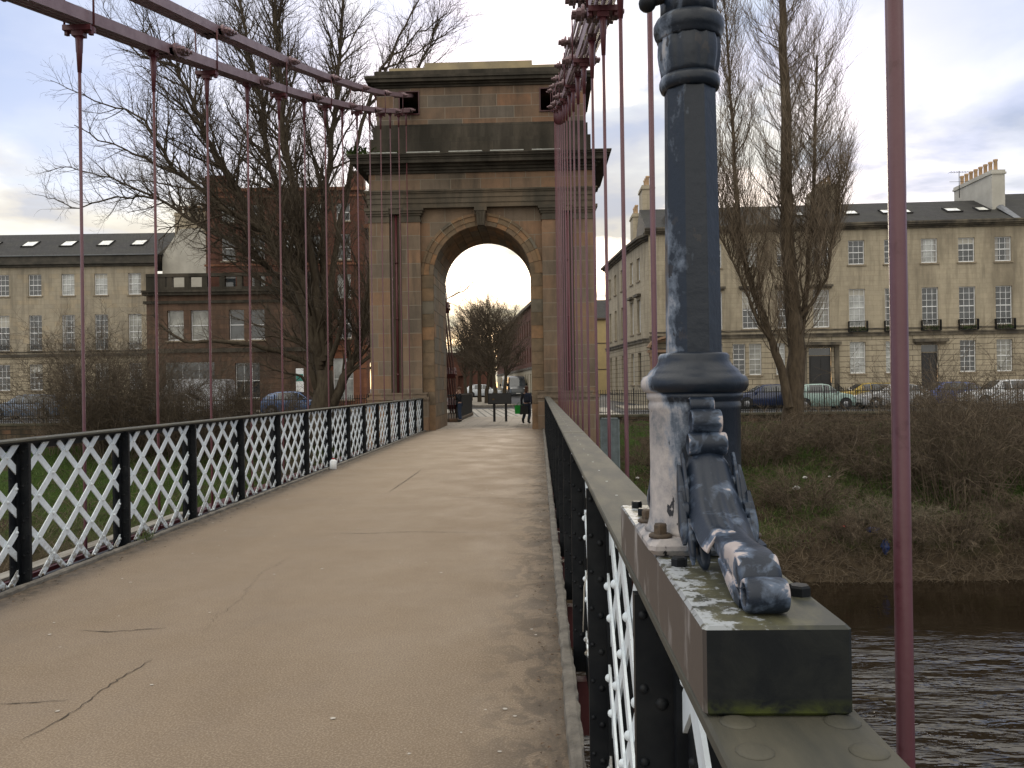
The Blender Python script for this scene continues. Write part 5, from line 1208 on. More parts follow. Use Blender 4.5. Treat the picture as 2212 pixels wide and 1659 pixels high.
t_ = thing('banner_board', 'upright white board with green band behind the tree trunk', 'board', (-16.9, 58.5, 0)); mb = MB(); mb.bbox(-17.3, -16.75, 58.4, 58.46, 1.0, 3.1, .02); mb.build('board', M['white'], t_)
mb = MB(); mb.box(-17.28, -16.77, 58.385, 58.395, 2.2, 2.7); mb.build('green_panel', simple('banner_green', (.03,.25,.20), None, 3, .5), t_); mb = MB(); mb.box(-17.25, -17.2, 58.41, 58.45, 0, 1.0); mb.box(-16.85, -16.8, 58.41, 58.45, 0, 1.0); mb.build('leg', M['black'], t_)
# distant houses closing the gaps at street level
for (x0, x1, y, h, lab) in ((-13.8, -6.3, 100, 5.5, 'distant low dark building left of the arch'), ):
    t_ = thing('distant_building', lab, 'building', (x0, y, 0)); mb = MB(); facade(mb, (x0, y), (1, 0), x1-x0, 0, h, [(1, 2, 1, 3), (4, 5, 1, 3)], .3); mb.box(x0, x1, y+.4, y+12, 0, h); mb.build('wall', M['brick'], t_); mb = MB(); mb.box(x0-.3, x1+.3, y-.3, y+12, h, h+.3); mb.build('roof', M['slate'], t_)
# ------------------------------------------------------------------ trees and bank plants
def wander(p, d, L, n, rr, wob, up=0.0):
    pts = [p.copy()]; d = d.normalized()
    for i in range(n):
        d = (d + Vector((rr.gauss(0, wob), rr.gauss(0, wob), rr.gauss(0, wob)+up))).normalized(); p = p+d*(L/n); pts.append(p.copy())
    return pts, d
def side_dir(d, ang, rr):
    a = d.orthogonal().normalized(); b = d.cross(a); ph = rr.random()*6.283
    return (d*math.cos(ang) + (a*math.cos(ph)+b*math.sin(ph))*math.sin(ang)).normalized()
def grow(mbs, pts, rad, lvl, rr, pm):
    """mbs: one mesh builder per level; pts: the limb's path; spawns children along it"""
    n = len(pts)-1; r0, r1 = rad
    rads = [r0+(r1-r0)*(i/n)**.8 for i in range(n+1)]
    sides = (10, 7, 5, 3, 3, 3)[lvl]
    mbs[min(lvl, len(mbs)-1)].tube(pts, rads, sides, caps=False, sm=lvl < 3)
    if lvl >= pm['max']: return
    L = sum((pts[i+1]-pts[i]).length for i in range(n)); cnt = max(1, int(L*pm['dens'][lvl]))
    for k in range(cnt):
        t = pm['start'][lvl] + (1-pm['start'][lvl])*(k+rr.random())/cnt; f = t*n; i = min(int(f), n-1); p = pts[i].lerp(pts[i+1], f-i)
        d = (pts[i+1]-pts[i]).normalized(); ang = R(rr.uniform(*pm['ang'][lvl])); dd = side_dir(d, ang, rr); dd.z += pm['lift'][lvl]; dd.normalize()
        l2 = pm['len'][lvl]*rr.uniform(.55, 1.15)*(1-.55*t); rr0 = min(rads[i]*.62, pm['r'][lvl]*(1-.4*t))
        sub, _ = wander(p, dd, l2, pm['seg'][lvl], rr, pm['wob'][lvl], pm['up'][lvl]); grow(mbs, sub, (rr0, max(rr0*.25, .004)), lvl+1, rr, pm)
def limb(pix, rr, jit=.25):
    pts = [P(*p) for p in pix]; out = []
    for i in range(len(pts)-1):
        for k in range(3): t = k/3; q = pts[i].lerp(pts[i+1], t); out.append(q+Vector((rr.gauss(0, jit*.3), rr.gauss(0, jit), rr.gauss(0, jit*.3)))*(0 if (i == 0 and k == 0) else 1))
    out.append(pts[-1]); return out
# big multi-stemmed tree left of the arch
rr = random.Random(11)
bt = thing('bare_tree', 'huge many stemmed bare tree on the bank left of the arch', 'tree', (-10.6, 40, -1.6), group='bare trees')
tr, br_, tw_ = MB(), MB(), MB()
pm = dict(max=4, dens=(2.7, 3.0, 3.6, 3.2), start=(.12, .12, .12, .15), ang=((22,58),(22,55),(22,58),(22,60)), lift=(.24,.16,.08,.04), len=(5.2, 2.4, 1.15, .55), r=(.080, .030, .0125, .008), seg=(6, 5, 4, 2), wob=(.10,.13,.15,.15), up=(.045,.05,.05,.03))
mbs = [tr, br_, br_, tw_, tw_]
stems = [
 ([(705,900,40),(700,830,40),(690,760,40),(672,680,39.8),(650,600,39.6),(610,530,39.3),(576,500,39),(520,470,38.6),(468,443,38.2),(420,400,37.8),(378,371,37.4),(340,310,37),(313,260,36.8)], .30, .05),
 ([(700,880,40),(680,800,40.1),(655,700,40.4),(600,600,40.8),(560,560,41),(510,525,41.4),(450,497,41.8),(400,465,42),(342,428,42.3),(295,424,42.5),(252,425,42.7)], .24, .035),
 ([(690,800,40),(665,690,39.8),(635,600,39.5),(575,500,39.2),(522,432,39),(490,380,38.8),(468,342,38.6),(450,300,38.5),(432,252,38.3),(405,200,38),(378,144,37.7),(345,105,37.5),(306,65,37.2)], .24, .04),
 ([(692,790,40),(668,650,40.4),(650,550,40.8),(615,440,41.2),(583,360,41.4),(575,300,41.6),(569,234,41.8),(550,160,42),(533,108,42),(524,40,42),(515,-60,42)], .23, .06),
 ([(700,780,40),(680,600,40),(650,450,39.8),(612,324,39.6),(608,250,39.5),(605,180,39.4),(600,100,39.3),(594,20,39.2),(588,-80,39)], .22, .06),
 ([(705,770,40),(696,600,40.5),(700,440,41),(715,320,41.5),(724,230,41.8),(730,150,42),(738,70,42.2),(745,-70,42.5)], .22, .05),
 ([(712,790,40),(712,640,40.5),(736,470,41.4),(762,350,42),(795,230,42.6),(825,150,43),(860,80,43.4),(905,0,43.8)], .20, .04),
 ([(712,900,40),(728,850,40),(750,800,40.2),(772,762,40.4),(788,700,40.8),(797,621,41.4),(806,540,42),(818,460,42.6),(835,380,43),(850,300,43.4),(880,200,43.8),(915,120,44),(950,40,44.2)], .27, .04),
 ([(690,850,40),(668,790,39.6),(600,757,38.8),(520,742,38),(460,738,37.4),(400,737,37),(350,705,36.8),(330,680,36.6)], .17, .035),
 ([(682,860,40),(650,812,39.5),(600,800,38.8),(560,785,38.2)], .10, .02),
 ([(700,820,40),(740,700,39.6),(752,620,39.2),(742,540,38.8),(722,470,38.5),(705,400,38.3)], .15, .04),
 ([(468,443,38.2),(420,440,38),(380,480,37.9),(342,520,37.6)], .06, .02),
 ([(378,371,37.4),(330,350,37.1),(270,320,36.8),(210,300,36.5),(160,270,36.3)], .07, .02),
 ([(342,428,42.3),(280,400,42.2),(220,380,42),(150,360,41.8),(100,370,41.7)], .07, .015),
 ([(252,425,42.7),(200,440,42.6),(162,455,42.5),(120,430,42.4),(75,420,42.4)], .05, .012),
 ([(313,260,36.8),(270,235,36.7),(200,216,36.5),(150,190,36.3),(108,173,36.2)], .055, .012),
 ([(378,144,37.7),(300,120,37.5),(240,60,37.2),(225,0,37)], .05, .015),
 ([(812,190,42.8),(850,120,43.2),(905,75,43.5),(950,40,43.7),(990,5,44)], .07, .012),
 ([(825,150,43),(880,130,43.5),(940,85,44),(985,60,44.3),(1010,30,44.5)], .06, .010),
 ([(795,230,42.6),(830,190,42.8),(870,120,43),(890,50,43.2),(900,-20,43.4)], .08, .012),
 ([(797,621,41.4),(850,640,42.5),(910,650,43.5),(960,648,44.3),(1000,628,44.8),(1030,608,45)], .07, .012),
]
for k, (px, a, b) in enumerate(stems): grow(mbs, limb(px, rr, .12), (a, b), 0 if a > .2 else 1, rr, pm)
tr.tube([P(690,960,40), P(696,905,40), P(700,850,40), P(700,800,40)], [.85, .66, .52, .40], 14, sm=True)
tr.build('trunk', M['bark'], bt); br_.build('branches', M['bark'], bt); tw_.build('crown', M['twig'], bt)
print('big tree', len(tw_.f))
# poplars right of the lamp column
def poplar(base, H, seed, stems_, wfun, lab, dens=11, grp='poplars'):
    rr = random.Random(seed); t = thing('poplar_tree', lab, 'tree', base, group=grp); A_, B_, T_ = MB(), MB(), MB()
    for (pix, r0, r1, t0, wf) in stems_:
        pts = limb(pix, rr, .05); n = len(pts)-1; A_.tube(pts, [r0+(r1-r0)*(i/n)**.75 for i in range(n+1)], 10, caps=False)
        L = sum((pts[i+1]-pts[i]).length for i in range(n)); cnt = int(L*dens)
        for k in range(cnt):
            tt = t0+(1-t0)*(k+rr.random())/cnt
            if tt < t0+.22 and rr.random() < .5: continue
            f = tt*n; i = min(int(f), n-1); p = pts[i].lerp(pts[i+1], f-i); wd = wf(tt)
            ph = rr.random()*6.283; out = Vector((math.cos(ph), math.sin(ph), 0)); l1 = rr.uniform(1.8, 4.2)*(1-.2*tt)
            pp = [p]; q = p.copy(); m_ = 7; reach = wd*rr.uniform(.5, 1.0)
            for s_ in range(m_):
                x = (s_+1)/m_; q = p + out*reach*(1-(1-x)**1.9) + Vector((rr.gauss(0,.05), rr.gauss(0,.05), 0)) + Vector((0, 0, l1*x)); pp.append(q.copy())
            rb = .034*(1-.5*tt)*rr.uniform(.6, 1.2); B_.tube(pp, [rb*(1-.8*j/m_) for j in range(m_+1)], 4, caps=False)
            for s_ in range(int(l1*7)):
                f2 = rr.uniform(.12, 1)*m_; j = min(int(f2), m_-1); a = pp[j].lerp(pp[j+1], f2-j); ph2 = rr.random()*6.283
                d = (pp[j+1]-pp[j]).normalized()*1.0 + Vector((math.cos(ph2), math.sin(ph2), .0))*.55; l3 = rr.uniform(.5, 1.5); tp, _ = wander(a, d, l3, 4, rr, .07, .14); T_.tube(tp, [.008, .0065, .005, .004, .0025], 3, caps=False, sm=False)
                if rr.random() < .7:
                    a2 = tp[2]; tp2, _ = wander(a2, (tp[3]-tp[2])+Vector((rr.gauss(0,.2), rr.gauss(0,.2), 0)), l3*.6, 3, rr, .08, .15); T_.tube(tp2, [.005,.0045,.004,.0025], 3, caps=False, sm=False)
    A_.build('trunk', M['bark_pop'], t); B_.build('branches', M['bark_pop'], t); T_.build('crown', M['twig_pop'], t); return t
w1 = lambda t: 1.3+2.2*t if t < .42 else 2.25-.55*(t-.42)/.58
poplar((12.6, 41, -.7), 22, 21, [
    ([(1712,925,41),(1715,850,41),(1722,760,41),(1712,650,41),(1700,520,41),(1698,400,41),(1700,250,41),(1692,120,41),(1690,0,41),(1690,-140,41)], .56, .13, .17, w1),
    ([(1716,800,41),(1730,730,41.3),(1745,600,41.6),(1755,450,41.8),(1760,300,42),(1765,120,42)], .20, .05, .2, lambda t: 1.9),
    ([(1716,700,41),(1758,650,40.7),(1785,600,40.4),(1806,500,40.2),(1816,380,40)], .11, .02, .3, lambda t: .8),
    ], None, 'tall poplar with thick trunk and upright twigs, in front of the sandstone terrace', 11.0)
poplar((12.4, 41, -.4), 18, 22, [
    ([(1704,880,40.6),(1690,800,40.6),(1668,740,40.5),(1640,660,40.3),(1612,580,40.1),(1596,500,40),(1590,400,40),(1585,300,40),(1577,200,40),(1570,80,40),(1563,-10,40)], .24, .03, .12, lambda t: 1.15 if t < .5 else 1.15-.9*(t-.5)),
    ([(1668,740,40.5),(1640,700,40),(1600,600,39.7),(1550,500,39.5),(1545,400,39.4)], .09, .02, .25, lambda t: .9),
    ], None, 'slimmer second poplar leaning left beside the lamp column', 9.0)
# small street trees on the island, seen through the arch
rr = random.Random(5)
for i, (px, d, by, H) in enumerate(((1070.8,63,876,8.6),(1051.6,67,868,8.4),(1036,72,864,9.0),(1017,78,860,9.2),(1006,84,858,9.0),(1090,73,862,8.6))):
    b = P(px, by, d); b.z = .25
    t = thing('street_tree', ('round bare street tree behind the information board','slender bare street tree just left of the information board','third bare street tree from the right, in front of the white hatchback','bare street tree whose trunk crosses the bonnet of the far white car','farthest left bare street tree on the island','bare street tree beside the dark van')[i], 'tree', b, group='street trees on the island')
    A_, T_ = MB(), MB(); pm2 = dict(max=3, dens=(5.0, 5.5, 5.0), start=(.27, .1, .1), ang=((25,70),(25,55),(25,60)), lift=(.25,.12,.05), len=(4.6, 1.9, .9), r=(.07,.024,.012), seg=(5,4,3), wob=(.12,.14,.16), up=(.05,.05,.03))
    tp, _ = wander(b, Vector((rr.gauss(0,.03), rr.gauss(0,.03), 1)), H*.80, 8, rr, .04, .03); tp[1] = b+Vector((0,0,1.0))
    grow([A_, A_, T_, T_], tp, (.20, .05), 0, rr, pm2)
    A_.build('trunk', M['bark'], t); T_.build('crown', M['twig'], t)
# bank shrubs
def shrub(base, H, W, n, seed, mt, lab, droop=.0, rad=.016, grp='bare shrubs on the bank', sub=16, arch=.25):
    rr = random.Random(seed); t = thing('bare_shrub', lab, 'shrub', base, group=grp); S_, T_ = MB(), MB(); b0 = Vector(base)
    for k in range(n):
        ph = rr.random()*6.283; rd = W*math.sqrt(rr.random())*.35; b = b0+Vector((math.cos(ph)*rd, math.sin(ph)*rd*.7, 0)); out = Vector((math.cos(ph), math.sin(ph)*.8, 0))*rr.uniform(.1, 1.0)*W/H*arch*3.2
        L = H*rr.uniform(.55, 1.1); pts = [b]; d = (Vector((0,0,1))+out*.5).normalized(); q = b.copy(); m_ = 7
        for s_ in range(m_): d = (d+Vector((rr.gauss(0,.16), rr.gauss(0,.16), rr.gauss(0,.1)))+out*.12+Vector((0,0,-droop*(s_/m_)))).normalized(); q = q+d*L/m_; pts.append(q.copy())
        S_.tube(pts, [rad*(1-.75*j/m_) for j in range(m_+1)], 4, caps=False)
        for s_ in range(sub):
            f2 = rr.uniform(.15, 1)*m_; j = min(int(f2), m_-1); a = pts[j].lerp(pts[j+1], f2-j); dd = side_dir((pts[j+1]-pts[j]).normalized(), R(rr.uniform(20, 65)), rr); l3 = H*rr.uniform(.10, .30)
            tp, _ = wander(a, dd, l3, 4, rr, .20, -.05*droop); T_.tube(tp, [.009,.007,.006,.005,.003], 3, caps=False, sm=False)
            for _k in range(3):
                a2 = tp[rr.randint(1, 3)]; tp2, _ = wander(a2, side_dir((tp[2]-tp[1]).normalized(), R(rr.uniform(20, 60)), rr), l3*.5, 3, rr, .22, -.04*droop); T_.tube(tp2, [.006,.005,.004,.003], 3, caps=False, sm=False)
    S_.build('stems', M[mt], t); T_.build('twigs', M[mt], t)
def bz(x, y): return bank_z(x, y)
sh = [((16.9,34.0),6.2,5.0,100,'twig_brown','large tangled drooping shrub at the water edge, right of the nearest hanger rod',.30),
      ((21.2,35),5.4,5.0,80,'twig_brown','tangled shrub at the right edge of the picture above the water',.30),
      ((12.2,38.6),2.3,4.5,70,'twig_brown','brown thicket at the foot of the tall poplar',.10),
      ((15.2,39.4),2.1,4.0,60,'twig_brown','brown thicket right of the poplar trunk, below the fence',.10),
      ((9.6,37.4),2.6,3.4,60,'twig_brown','brown thicket just right of the lamp pedestal',.10),
      ((19.2,40.2),2.6,4.0,60,'twig_brown','brown shrub under the fence, behind the tangled shrub',.12),
      ((23.5,39.5),2.4,4.0,50,'twig_brown','brown shrub under the fence at the right edge of the picture',.12),
      ((10.5,33.4),1.9,3.2,50,'twig_brown','low brown thicket near the water, right of the scroll bracket',.15),
      ((13.4,32.2),1.6,3.0,46,'twig_pale','pale low thicket overhanging the river edge',.35),
      ((-17.6,41.6),5.0,5.4,120,'twig','dense dark thicket between the river wall and the brick building',.05),
      ((-14.0,41.8),3.6,4.2,80,'twig','dark thicket immediately left of the big tree trunks',.05),
      ((-21.6,42.0),6.8,6.0,130,'twig','spreading dark thicket in front of the low wing',.06),
      ((-24.3,42.4),6.8,4.6,62,'twig_brown','thin branching shrub in front of the grey terrace windows',.05),
      ((-9.0,41.6),2.8,3.0,50,'twig','dark thicket between the big tree trunks and the arch',.05),
      ((-11.6,38.2),1.8,3.0,40,'twig_brown','low brown thicket behind the left lattice near the arch',.15),
      ((11.8,31.0),1.5,2.6,46,'twig_brown','low scrub at the waterline, right of the lamp base block',.25),
      ((14.8,30.9),1.7,2.8,50,'twig_brown','low scrub at the waterline just left of the nearest hanger rod',.25),
      ((18.4,31.2),2.2,3.4,56,'twig_brown','overhanging scrub at the waterline, right of the nearest hanger rod',.35),
      ((22.4,31.4),2.2,3.4,50,'twig_brown','overhanging scrub at the waterline at the right edge of the picture',.35),
      ((14.6,35.6),2.4,3.4,50,'twig_brown','brown scrub halfway down the bank, left of the nearest hanger rod',.2),
      ((5.4,36.5),1.5,1.8,26,'twig_brown','sparse low shrub beside the metal gate',.12)]
for i, ((x, y), H, W, n, mt, lab, dr) in enumerate(sh): shrub((x, y, bz(x, y)), H, W, n, 100+i, mt, lab, dr)
# loose undergrowth and grass over the bank (uncountable)
rr = random.Random(77); mb = MB(); mb2 = MB()
for i in range(21000):
    x = rr.uniform(2.3, 27) if rr.random() < .72 else rr.uniform(-24, -6); y = rr.uniform(29.6, 43.5) if rr.random() < .75 else rr.uniform(29.5, 31.6); z = bz(x, y); a = rr.random()*6.283; L = rr.uniform(.25, 1.1)
    d = Vector((math.cos(a)*.8, math.sin(a)*.8, rr.uniform(.2, 1.2))); tp, _ = wander(Vector((x, y, z-.03)), d, L, 4, rr, .35, -.12)
    mb.tube(tp, [.009,.008,.007,.005,.003], 3, caps=False, sm=False)
tag(mb.build('undergrowth', M['twig_brown']), 'matted brown bramble undergrowth covering the river bank', 'undergrowth', kind='stuff')
mb = MB()
for i in range(36000):
    if rr.random() < .55: x = rr.gauss(13.0, 3.6); y = rr.gauss(36.0, 1.9)
    elif rr.random() < .6: x = rr.uniform(-26, -6.5); y = rr.uniform(31.5, 43)
    else: x = rr.uniform(2.4, 26); y = rr.uniform(30.8, 43)
    if not 30.8 < y < 43.6 or -6.5 < x < 2.3: continue
    z = bz(x, y); a = rr.random()*6.283; h = rr.uniform(.05, .22); s = Vector((math.cos(a), math.sin(a), 0))*.02; e = Vector((rr.gauss(0,.08), rr.gauss(0,.08), h)); p = Vector((x, y, z-.02))
    mb.add([p-s, p+s, p+e], [(0,1,2)])
tag(mb.build('bank_grass', M['grass']), 'patchy green grass on the river bank', 'grass', kind='stuff')
mb = MB()
for i in range(60):
    a = rr.random()*6.283; h = rr.uniform(.04, .15); s = Vector((math.cos(a), math.sin(a), 0))*.006; e = Vector((rr.gauss(0,.04), rr.gauss(0,.04), h)); p = Vector((-4.24+rr.gauss(0,.02), 8.75+rr.gauss(0,.06), .01)); mb.add([p-s, p+s, p+e], [(0,1,2)])
tag(mb.build('weed_tuft', M['grass']), 'small green weed growing at the foot of the left railing', 'weed')
# ------------------------------------------------------------------ vehicles
def car(lab, loc, rz, col, kind='hatch', L=4.1, W=1.75, H=1.48, name='parked_car', grp='cars parked along the river street', cat='car', plates='plate_y'):
    t = thing(name, lab, cat, loc, rz, grp)
    pm = paint(name+'_paint', col)
    # stations from the front (x=-L/2) : x, z_low, z_belt, z_top, half width, half width at top
    hb = H*.60
    if kind == 'van':
        S = [(-.50,.30,.55,.60,.80,.78),(-.485,.24,.90,.98,.90,.86),(-.42,.22,1.10,1.16,.97,.92),(-.37,.22,1.18,1.26,.98,.93),(-.24,.22,1.28,2.20,.99,.84),(-.16,.22,1.30,H-.04,1.0,.86),(.10,.22,1.30,H,1.0,.87),(.47,.22,1.28,H-.03,1.0,.86),(.50,.30,1.26,H-.12,.99,.85)]
        S = [(x, a, b, c, d, e) for x, a, b, c, d, e in S]
    elif kind == 'hatch':
        S = [(-.50,.34,.52,.56,.72,.68),(-.485,.22,.66,.72,.84,.78),(-.42,.19,.80,.86,.95,.86),(-.30,.19,.88,.95,.99,.86),(-.24,.19,.90,.99,1.0,.84),(-.08,.19,.93,H-.06,1.0,.72),(.02,.19,.94,H,1.0,.73),(.24,.19,.95,H-.02,1.0,.73),(.38,.19,.97,H-.14,.99,.71),(.455,.20,.98,1.14,.96,.78),(.49,.24,.93,.99,.92,.82),(.50,.38,.60,.66,.86,.80)]
    else:
        S = [(-.50,.36,.55,.60,.72,.68),(-.485,.24,.72,.78,.84,.78),(-.42,.21,.84,.91,.95,.87),(-.27,.21,.93,1.01,.99,.87),(-.22,.21,.95,1.04,1.0,.85),(-.08,.21,.97,H-.06,1.0,.74),(.02,.21,.98,H,1.0,.75),(.30,.21,1.0,H-.01,1.0,.75),(.43,.21,1.02,H-.09,.99,.74),(.475,.22,1.02,1.14,.96,.80),(.495,.26,.98,1.04,.92,.82),(.50,.40,.66,.72,.86,.80)]
    hw = W/2; mb = MB(); m_ = 12; rows = []
    for (x, zl, zb, zt, w_, wt) in S:
        X = x*L; wv = w_*hw; wq = wt*hw; r_ = [(-wv*.90, zl), (-wv*.985, zl+.10), (-wv, (zl+zb)/2), (-wv*.97, zb), (-wq, zt-.05*(zt-zb)-.015), (-wq*.86, zt), (wq*.86, zt), (wq, zt-.05*(zt-zb)-.015), (wv*.97, zb), (wv, (zl+zb)/2), (wv*.985, zl+.10), (wv*.90, zl)]
        rows.append([(X, y, z) for y, z in r_])
    vs = [p for r_ in rows for p in r_]; fs = [(i*m_+j, (i+1)*m_+j, (i+1)*m_+(j+1)%m_, i*m_+(j+1)%m_) for i in range(len(S)-1) for j in range(m_)]
    mb.add(vs, fs, 0, True); mb.add(rows[0], [tuple(range(m_))[::-1]]); mb.add(rows[-1], [tuple(range(m_))]); body = mb.build('body', pm, t, True)
    em = body.modifiers.new('edge', 'EDGE_SPLIT'); em.split_angle = R(42)
    # glazing
    def quadlift(a, b, c, d, k=.006, ins=.10):
        a, b, c, d = map(Vector, (a, b, c, d)); cc = (a+b+c+d)/4; n = (b-a).cross(d-a).normalized()
        if n.dot(cc-Vector((0, 0, .9))) < 0: n = -n
        return [tuple(v+(cc-v)*ins*.5+n*k) for v in (a, b, c, d)]
    ic = [i for i in range(len(S)-1) if S[i][3]-S[i][2] > .25 and S[i+1][3]-S[i+1][2] > .25]
    side = MB()
    if kind == 'van': ic = ic[:1]
    for i in ic:
        for (j, k) in ((3, 4), (8, 7)): side.add(quadlift(rows[i][j], rows[i+1][j], rows[i+1][k], rows[i][k], .008, .12), [(0,1,2,3)])
    i0 = ic[0]-1
    for (j, k) in ((3, 4), (8, 7)):
        if kind != 'van': side.add(quadlift(rows[ic[0]][j], rows[ic[0]][k], rows[i0][k], rows[i0][k], .008, .16), [(0,1,2,3)])
        i9 = ic[-1]+1
        if kind != 'van': side.add(quadlift(rows[i9][j], rows[i9][k], rows[i9+1][k], rows[i9+1][k], .008, .2), [(0,1,2,3)])
    side.build('side_window', M['car_glass'], t, True)
    mb = MB(); a = i0 if kind != 'van' else 3; mb.add(quadlift(rows[a][5], rows[a][6], rows[a+1][6], rows[a+1][5], .012, .10), [(0,1,2,3)])
    if kind == 'van': mb.v = [(x, y*1.15, z) for x, y, z in mb.v]
    mb.build('windscreen', M['car_glass'], t, True)
    if kind != 'van': i9 = ic[-1]+1; mb = MB(); mb.add(quadlift(rows[i9][5], rows[i9][6], rows[i9+1][6], rows[i9+1][5], .012, .12), [(0,1,2,3)]); mb.build('rear_window', M['car_glass'], t, True)
    # wheels
    rw = .33 if kind != 'hatch' else .31
    for sx in (-.315, .315):
        for sy in (-1, 1):
            mb = MB(); mb.lathe([(rw*.62, -.10), (rw*.95, -.105), (rw, -.07), (rw, .07), (rw*.95, .105), (rw*.62, .10)], 22, (0,0,0), 'Y'); wl_ = mb.build('wheel', M['rubber'], t, True); wl_.location = (sx*L, sy*(hw-.09), rw)
            mb = MB(); mb.lathe([(rw*.63, 0), (rw*.60, .012), (.05, .03)], 20, (0,0,0), 'Y')
            for k in range(5): a = k*1.2566; mb.bar((0, .035, 0), (math.cos(a)*rw*.6, .022, math.sin(a)*rw*.6), .05, .02, (0,1,0))
            rm = mb.build('rim', M['rim'], wl_, True); rm.location = (0, sy*.085, 0); rm.scale = (1, sy, 1)
            mb = MB(); mb.lathe([(rw+.055, -.005), (rw+.055, .005)], 22, (0,0,0), 'Y'); ar = mb.build('wheel_arch', M['rubber'], t, True); ar.location = (sx*L, sy*(hw-.004), rw+.02)
    for sy in (-1, 1):
        mb = MB(); mb.sphere((-L*.47, sy*hw*.74, .72 if kind != 'van' else .98), .10, .16, .085); mb.build('headlight', M['lens_clear'], t, True)
        mb = MB(); mb.sphere((L*.482, sy*hw*.80, .92 if kind != 'van' else 1.1), .06, .10, .14); mb.build('tail_light', M['lens_red'], t, True)
        mb = MB(); mb.sphere((-L*.19, sy*(hw+.10), .99 if kind != 'van' else 1.45), .07, .11, .08 if kind != 'van' else .17); mb.build('mirror', pm if kind != 'van' else M['rubber'], t, True)
    mb = MB(); mb.box(-L*.5-.012, -L*.5+.02, -.25, .25, .38, .49); mb.build('number_plate', M['plate_w'], t, True)
    mb = MB(); mb.box(L*.5-.02, L*.5+.012, -.25, .25, .62 if kind != 'van' else .5, .73 if kind != 'van' else .61); mb.build('number_plate', M[plates], t, True)
    mb = MB(); mb.bbox(-L*.502, -L*.47, -hw*.62, hw*.62, .24, .36, .01); mb.box(-L*.46, L*.46, -hw*.88, hw*.88, .16, .23)
    mb.build('lower_grille', M['rubber'], t, True)
    return t
PI = math.pi
def cp(px, d, rz, lab, col, kind, **k):
    x = P(px, 850, d).x; return car(lab, (x, d, street_z(d)-.02), rz, col, kind, **k)
cp(62, 50.5, 0, 'silver blue estate car at the left edge, its red tail lamp behind the fence', (.13,.18,.26), 'suv', L=4.5, H=1.52)
cp(232, 50.8, PI, 'black car behind the fence, right of the silver blue estate', (.012,.014,.018), 'suv', L=4.4, H=1.42)
cp(160, 54.0, 0, 'white car on the far side of the left street', (.60,.61,.62), 'hatch', L=4.0)
cp(400, 50.6, PI, 'white small car half hidden by the dark thicket', (.55,.56,.57), 'hatch', L=3.9)
cp(415, 56.0, 0, 'large white van parked in front of the low wing', (.42,.43,.45), 'van', L=5.3, W=2.0, H=2.35, cat='van', name='parked_van')
cp(640, 50.4, PI, 'blue car whose bonnet shows left of the tree trunks', (.06,.13,.30), 'hatch', L=4.0)
cp(1655, 51.5, 0, 'dark blue car behind the fence, right of the lamp pedestal', (.02,.035,.10), 'suv', L=4.4)
cp(1772, 49.2, PI, 'pale mint green small car behind the poplar trunk', (.30,.43,.39), 'hatch', L=3.7, H=1.50)
cp(1868, 52.0, 0, 'mustard yellow car parked behind the fence', (.40,.27,.02), 'suv', L=4.2)
cp(1925, 49.4, 0, 'silver grey small car in front of the yellow one', (.42,.43,.45), 'hatch', L=3.9, H=1.42)
cp(2040, 52.2, 0, 'bright blue car parked beyond the white one', (.02,.06,.26), 'hatch', L=4.2)
cp(2165, 49.2, 0, 'white car at the right edge of the picture behind the fence', (.70,.72,.75), 'suv', L=4.5, H=1.58)
cp(1045, 99, PI, 'white hatchback seen through the arch behind the island trees', (.66,.70,.74), 'hatch', L=4.4, H=1.55, grp='cars beyond the arch')
cp(1010, 108, PI, 'farther white car seen through the arch, left of the hatchback', (.66,.67,.68), 'hatch', L=4.3, grp='cars beyond the arch')
v_ = car('dark grey van facing the bridge on the road beyond the arch', (P(1116, 850, 98).x, 98, .36), PI/2+.10, (.035,.042,.05), 'van', L=5.4, W=2.05, H=2.45, name='parked_van', cat='van', grp='cars beyond the arch')
car('pale camper van behind the dark van beyond the arch', (P(1099, 850, 112).x, 113, .36), PI/2, (.55,.55,.52), 'van', L=5.4, W=2.0, H=2.7, name='parked_van', cat='van', grp='cars beyond the arch')
# ------------------------------------------------------------------ information board
t = thing('information_board', 'black information board on two square posts, standing just beyond the arch', 'information board', (P(1080, 870, 38).x, 38, 0))
c = t.location.x; mb = MB(); mb.bbox(c-.55, c+.53, 37.97, 38.03, .80, 1.30, .012); mb.build('panel', M['black'], t)
mb = MB(); mb.box(c-.52, c+.50, 37.955, 37.972, .83, 1.27); mb.build('panel_face', M['door'], t)
for dx in (-.27, .27): mb = MB(); mb.bbox(c+dx-.055, c+dx+.055, 38.03, 38.13, -.01, 1.22, .006); mb.build('post', M['black'], t)
mb = MB(); mb.lathe([(.05, 37.953), (.052, 37.956)], 12, (c-.30, 0, 1.02), 'Y'); mb.v = [(x, y, z) for x, y, z in mb.v]; mb.build('emblem', simple('dull_brass_emblem', (.12,.07,.02), None, 9, .5), t)
# ------------------------------------------------------------------ street lamp by the right pier
t = thing('street_lamp', 'slim black street lamp post just right of the arch', 'street lamp', (P(1288, 850, 55).x, 55, .05)); x = t.location.x
mb = MB(); mb.tube([(x, 55, 0), (x, 55, 1.2)], .12, 10); mb.tube([(x, 55, 1.2), (x, 55, 4.6)], .075, 10); mb.tube([(x, 55, 4.5), (x, 55, 4.75)], .10, 10); mb.tube([(x, 55, 4.7), (x, 55, 7.6), (x-.1, 54.9, 8.0), (x-.45, 54.7, 8.15)], [.055, .045, .04, .035], 8); mb.build('pole', M['black'], t)
mb = MB(); mb.bbox(x-.75, x-.38, 54.58, 54.82, 8.08, 8.2, .03); mb.build('lamp_head', M['black'], t)
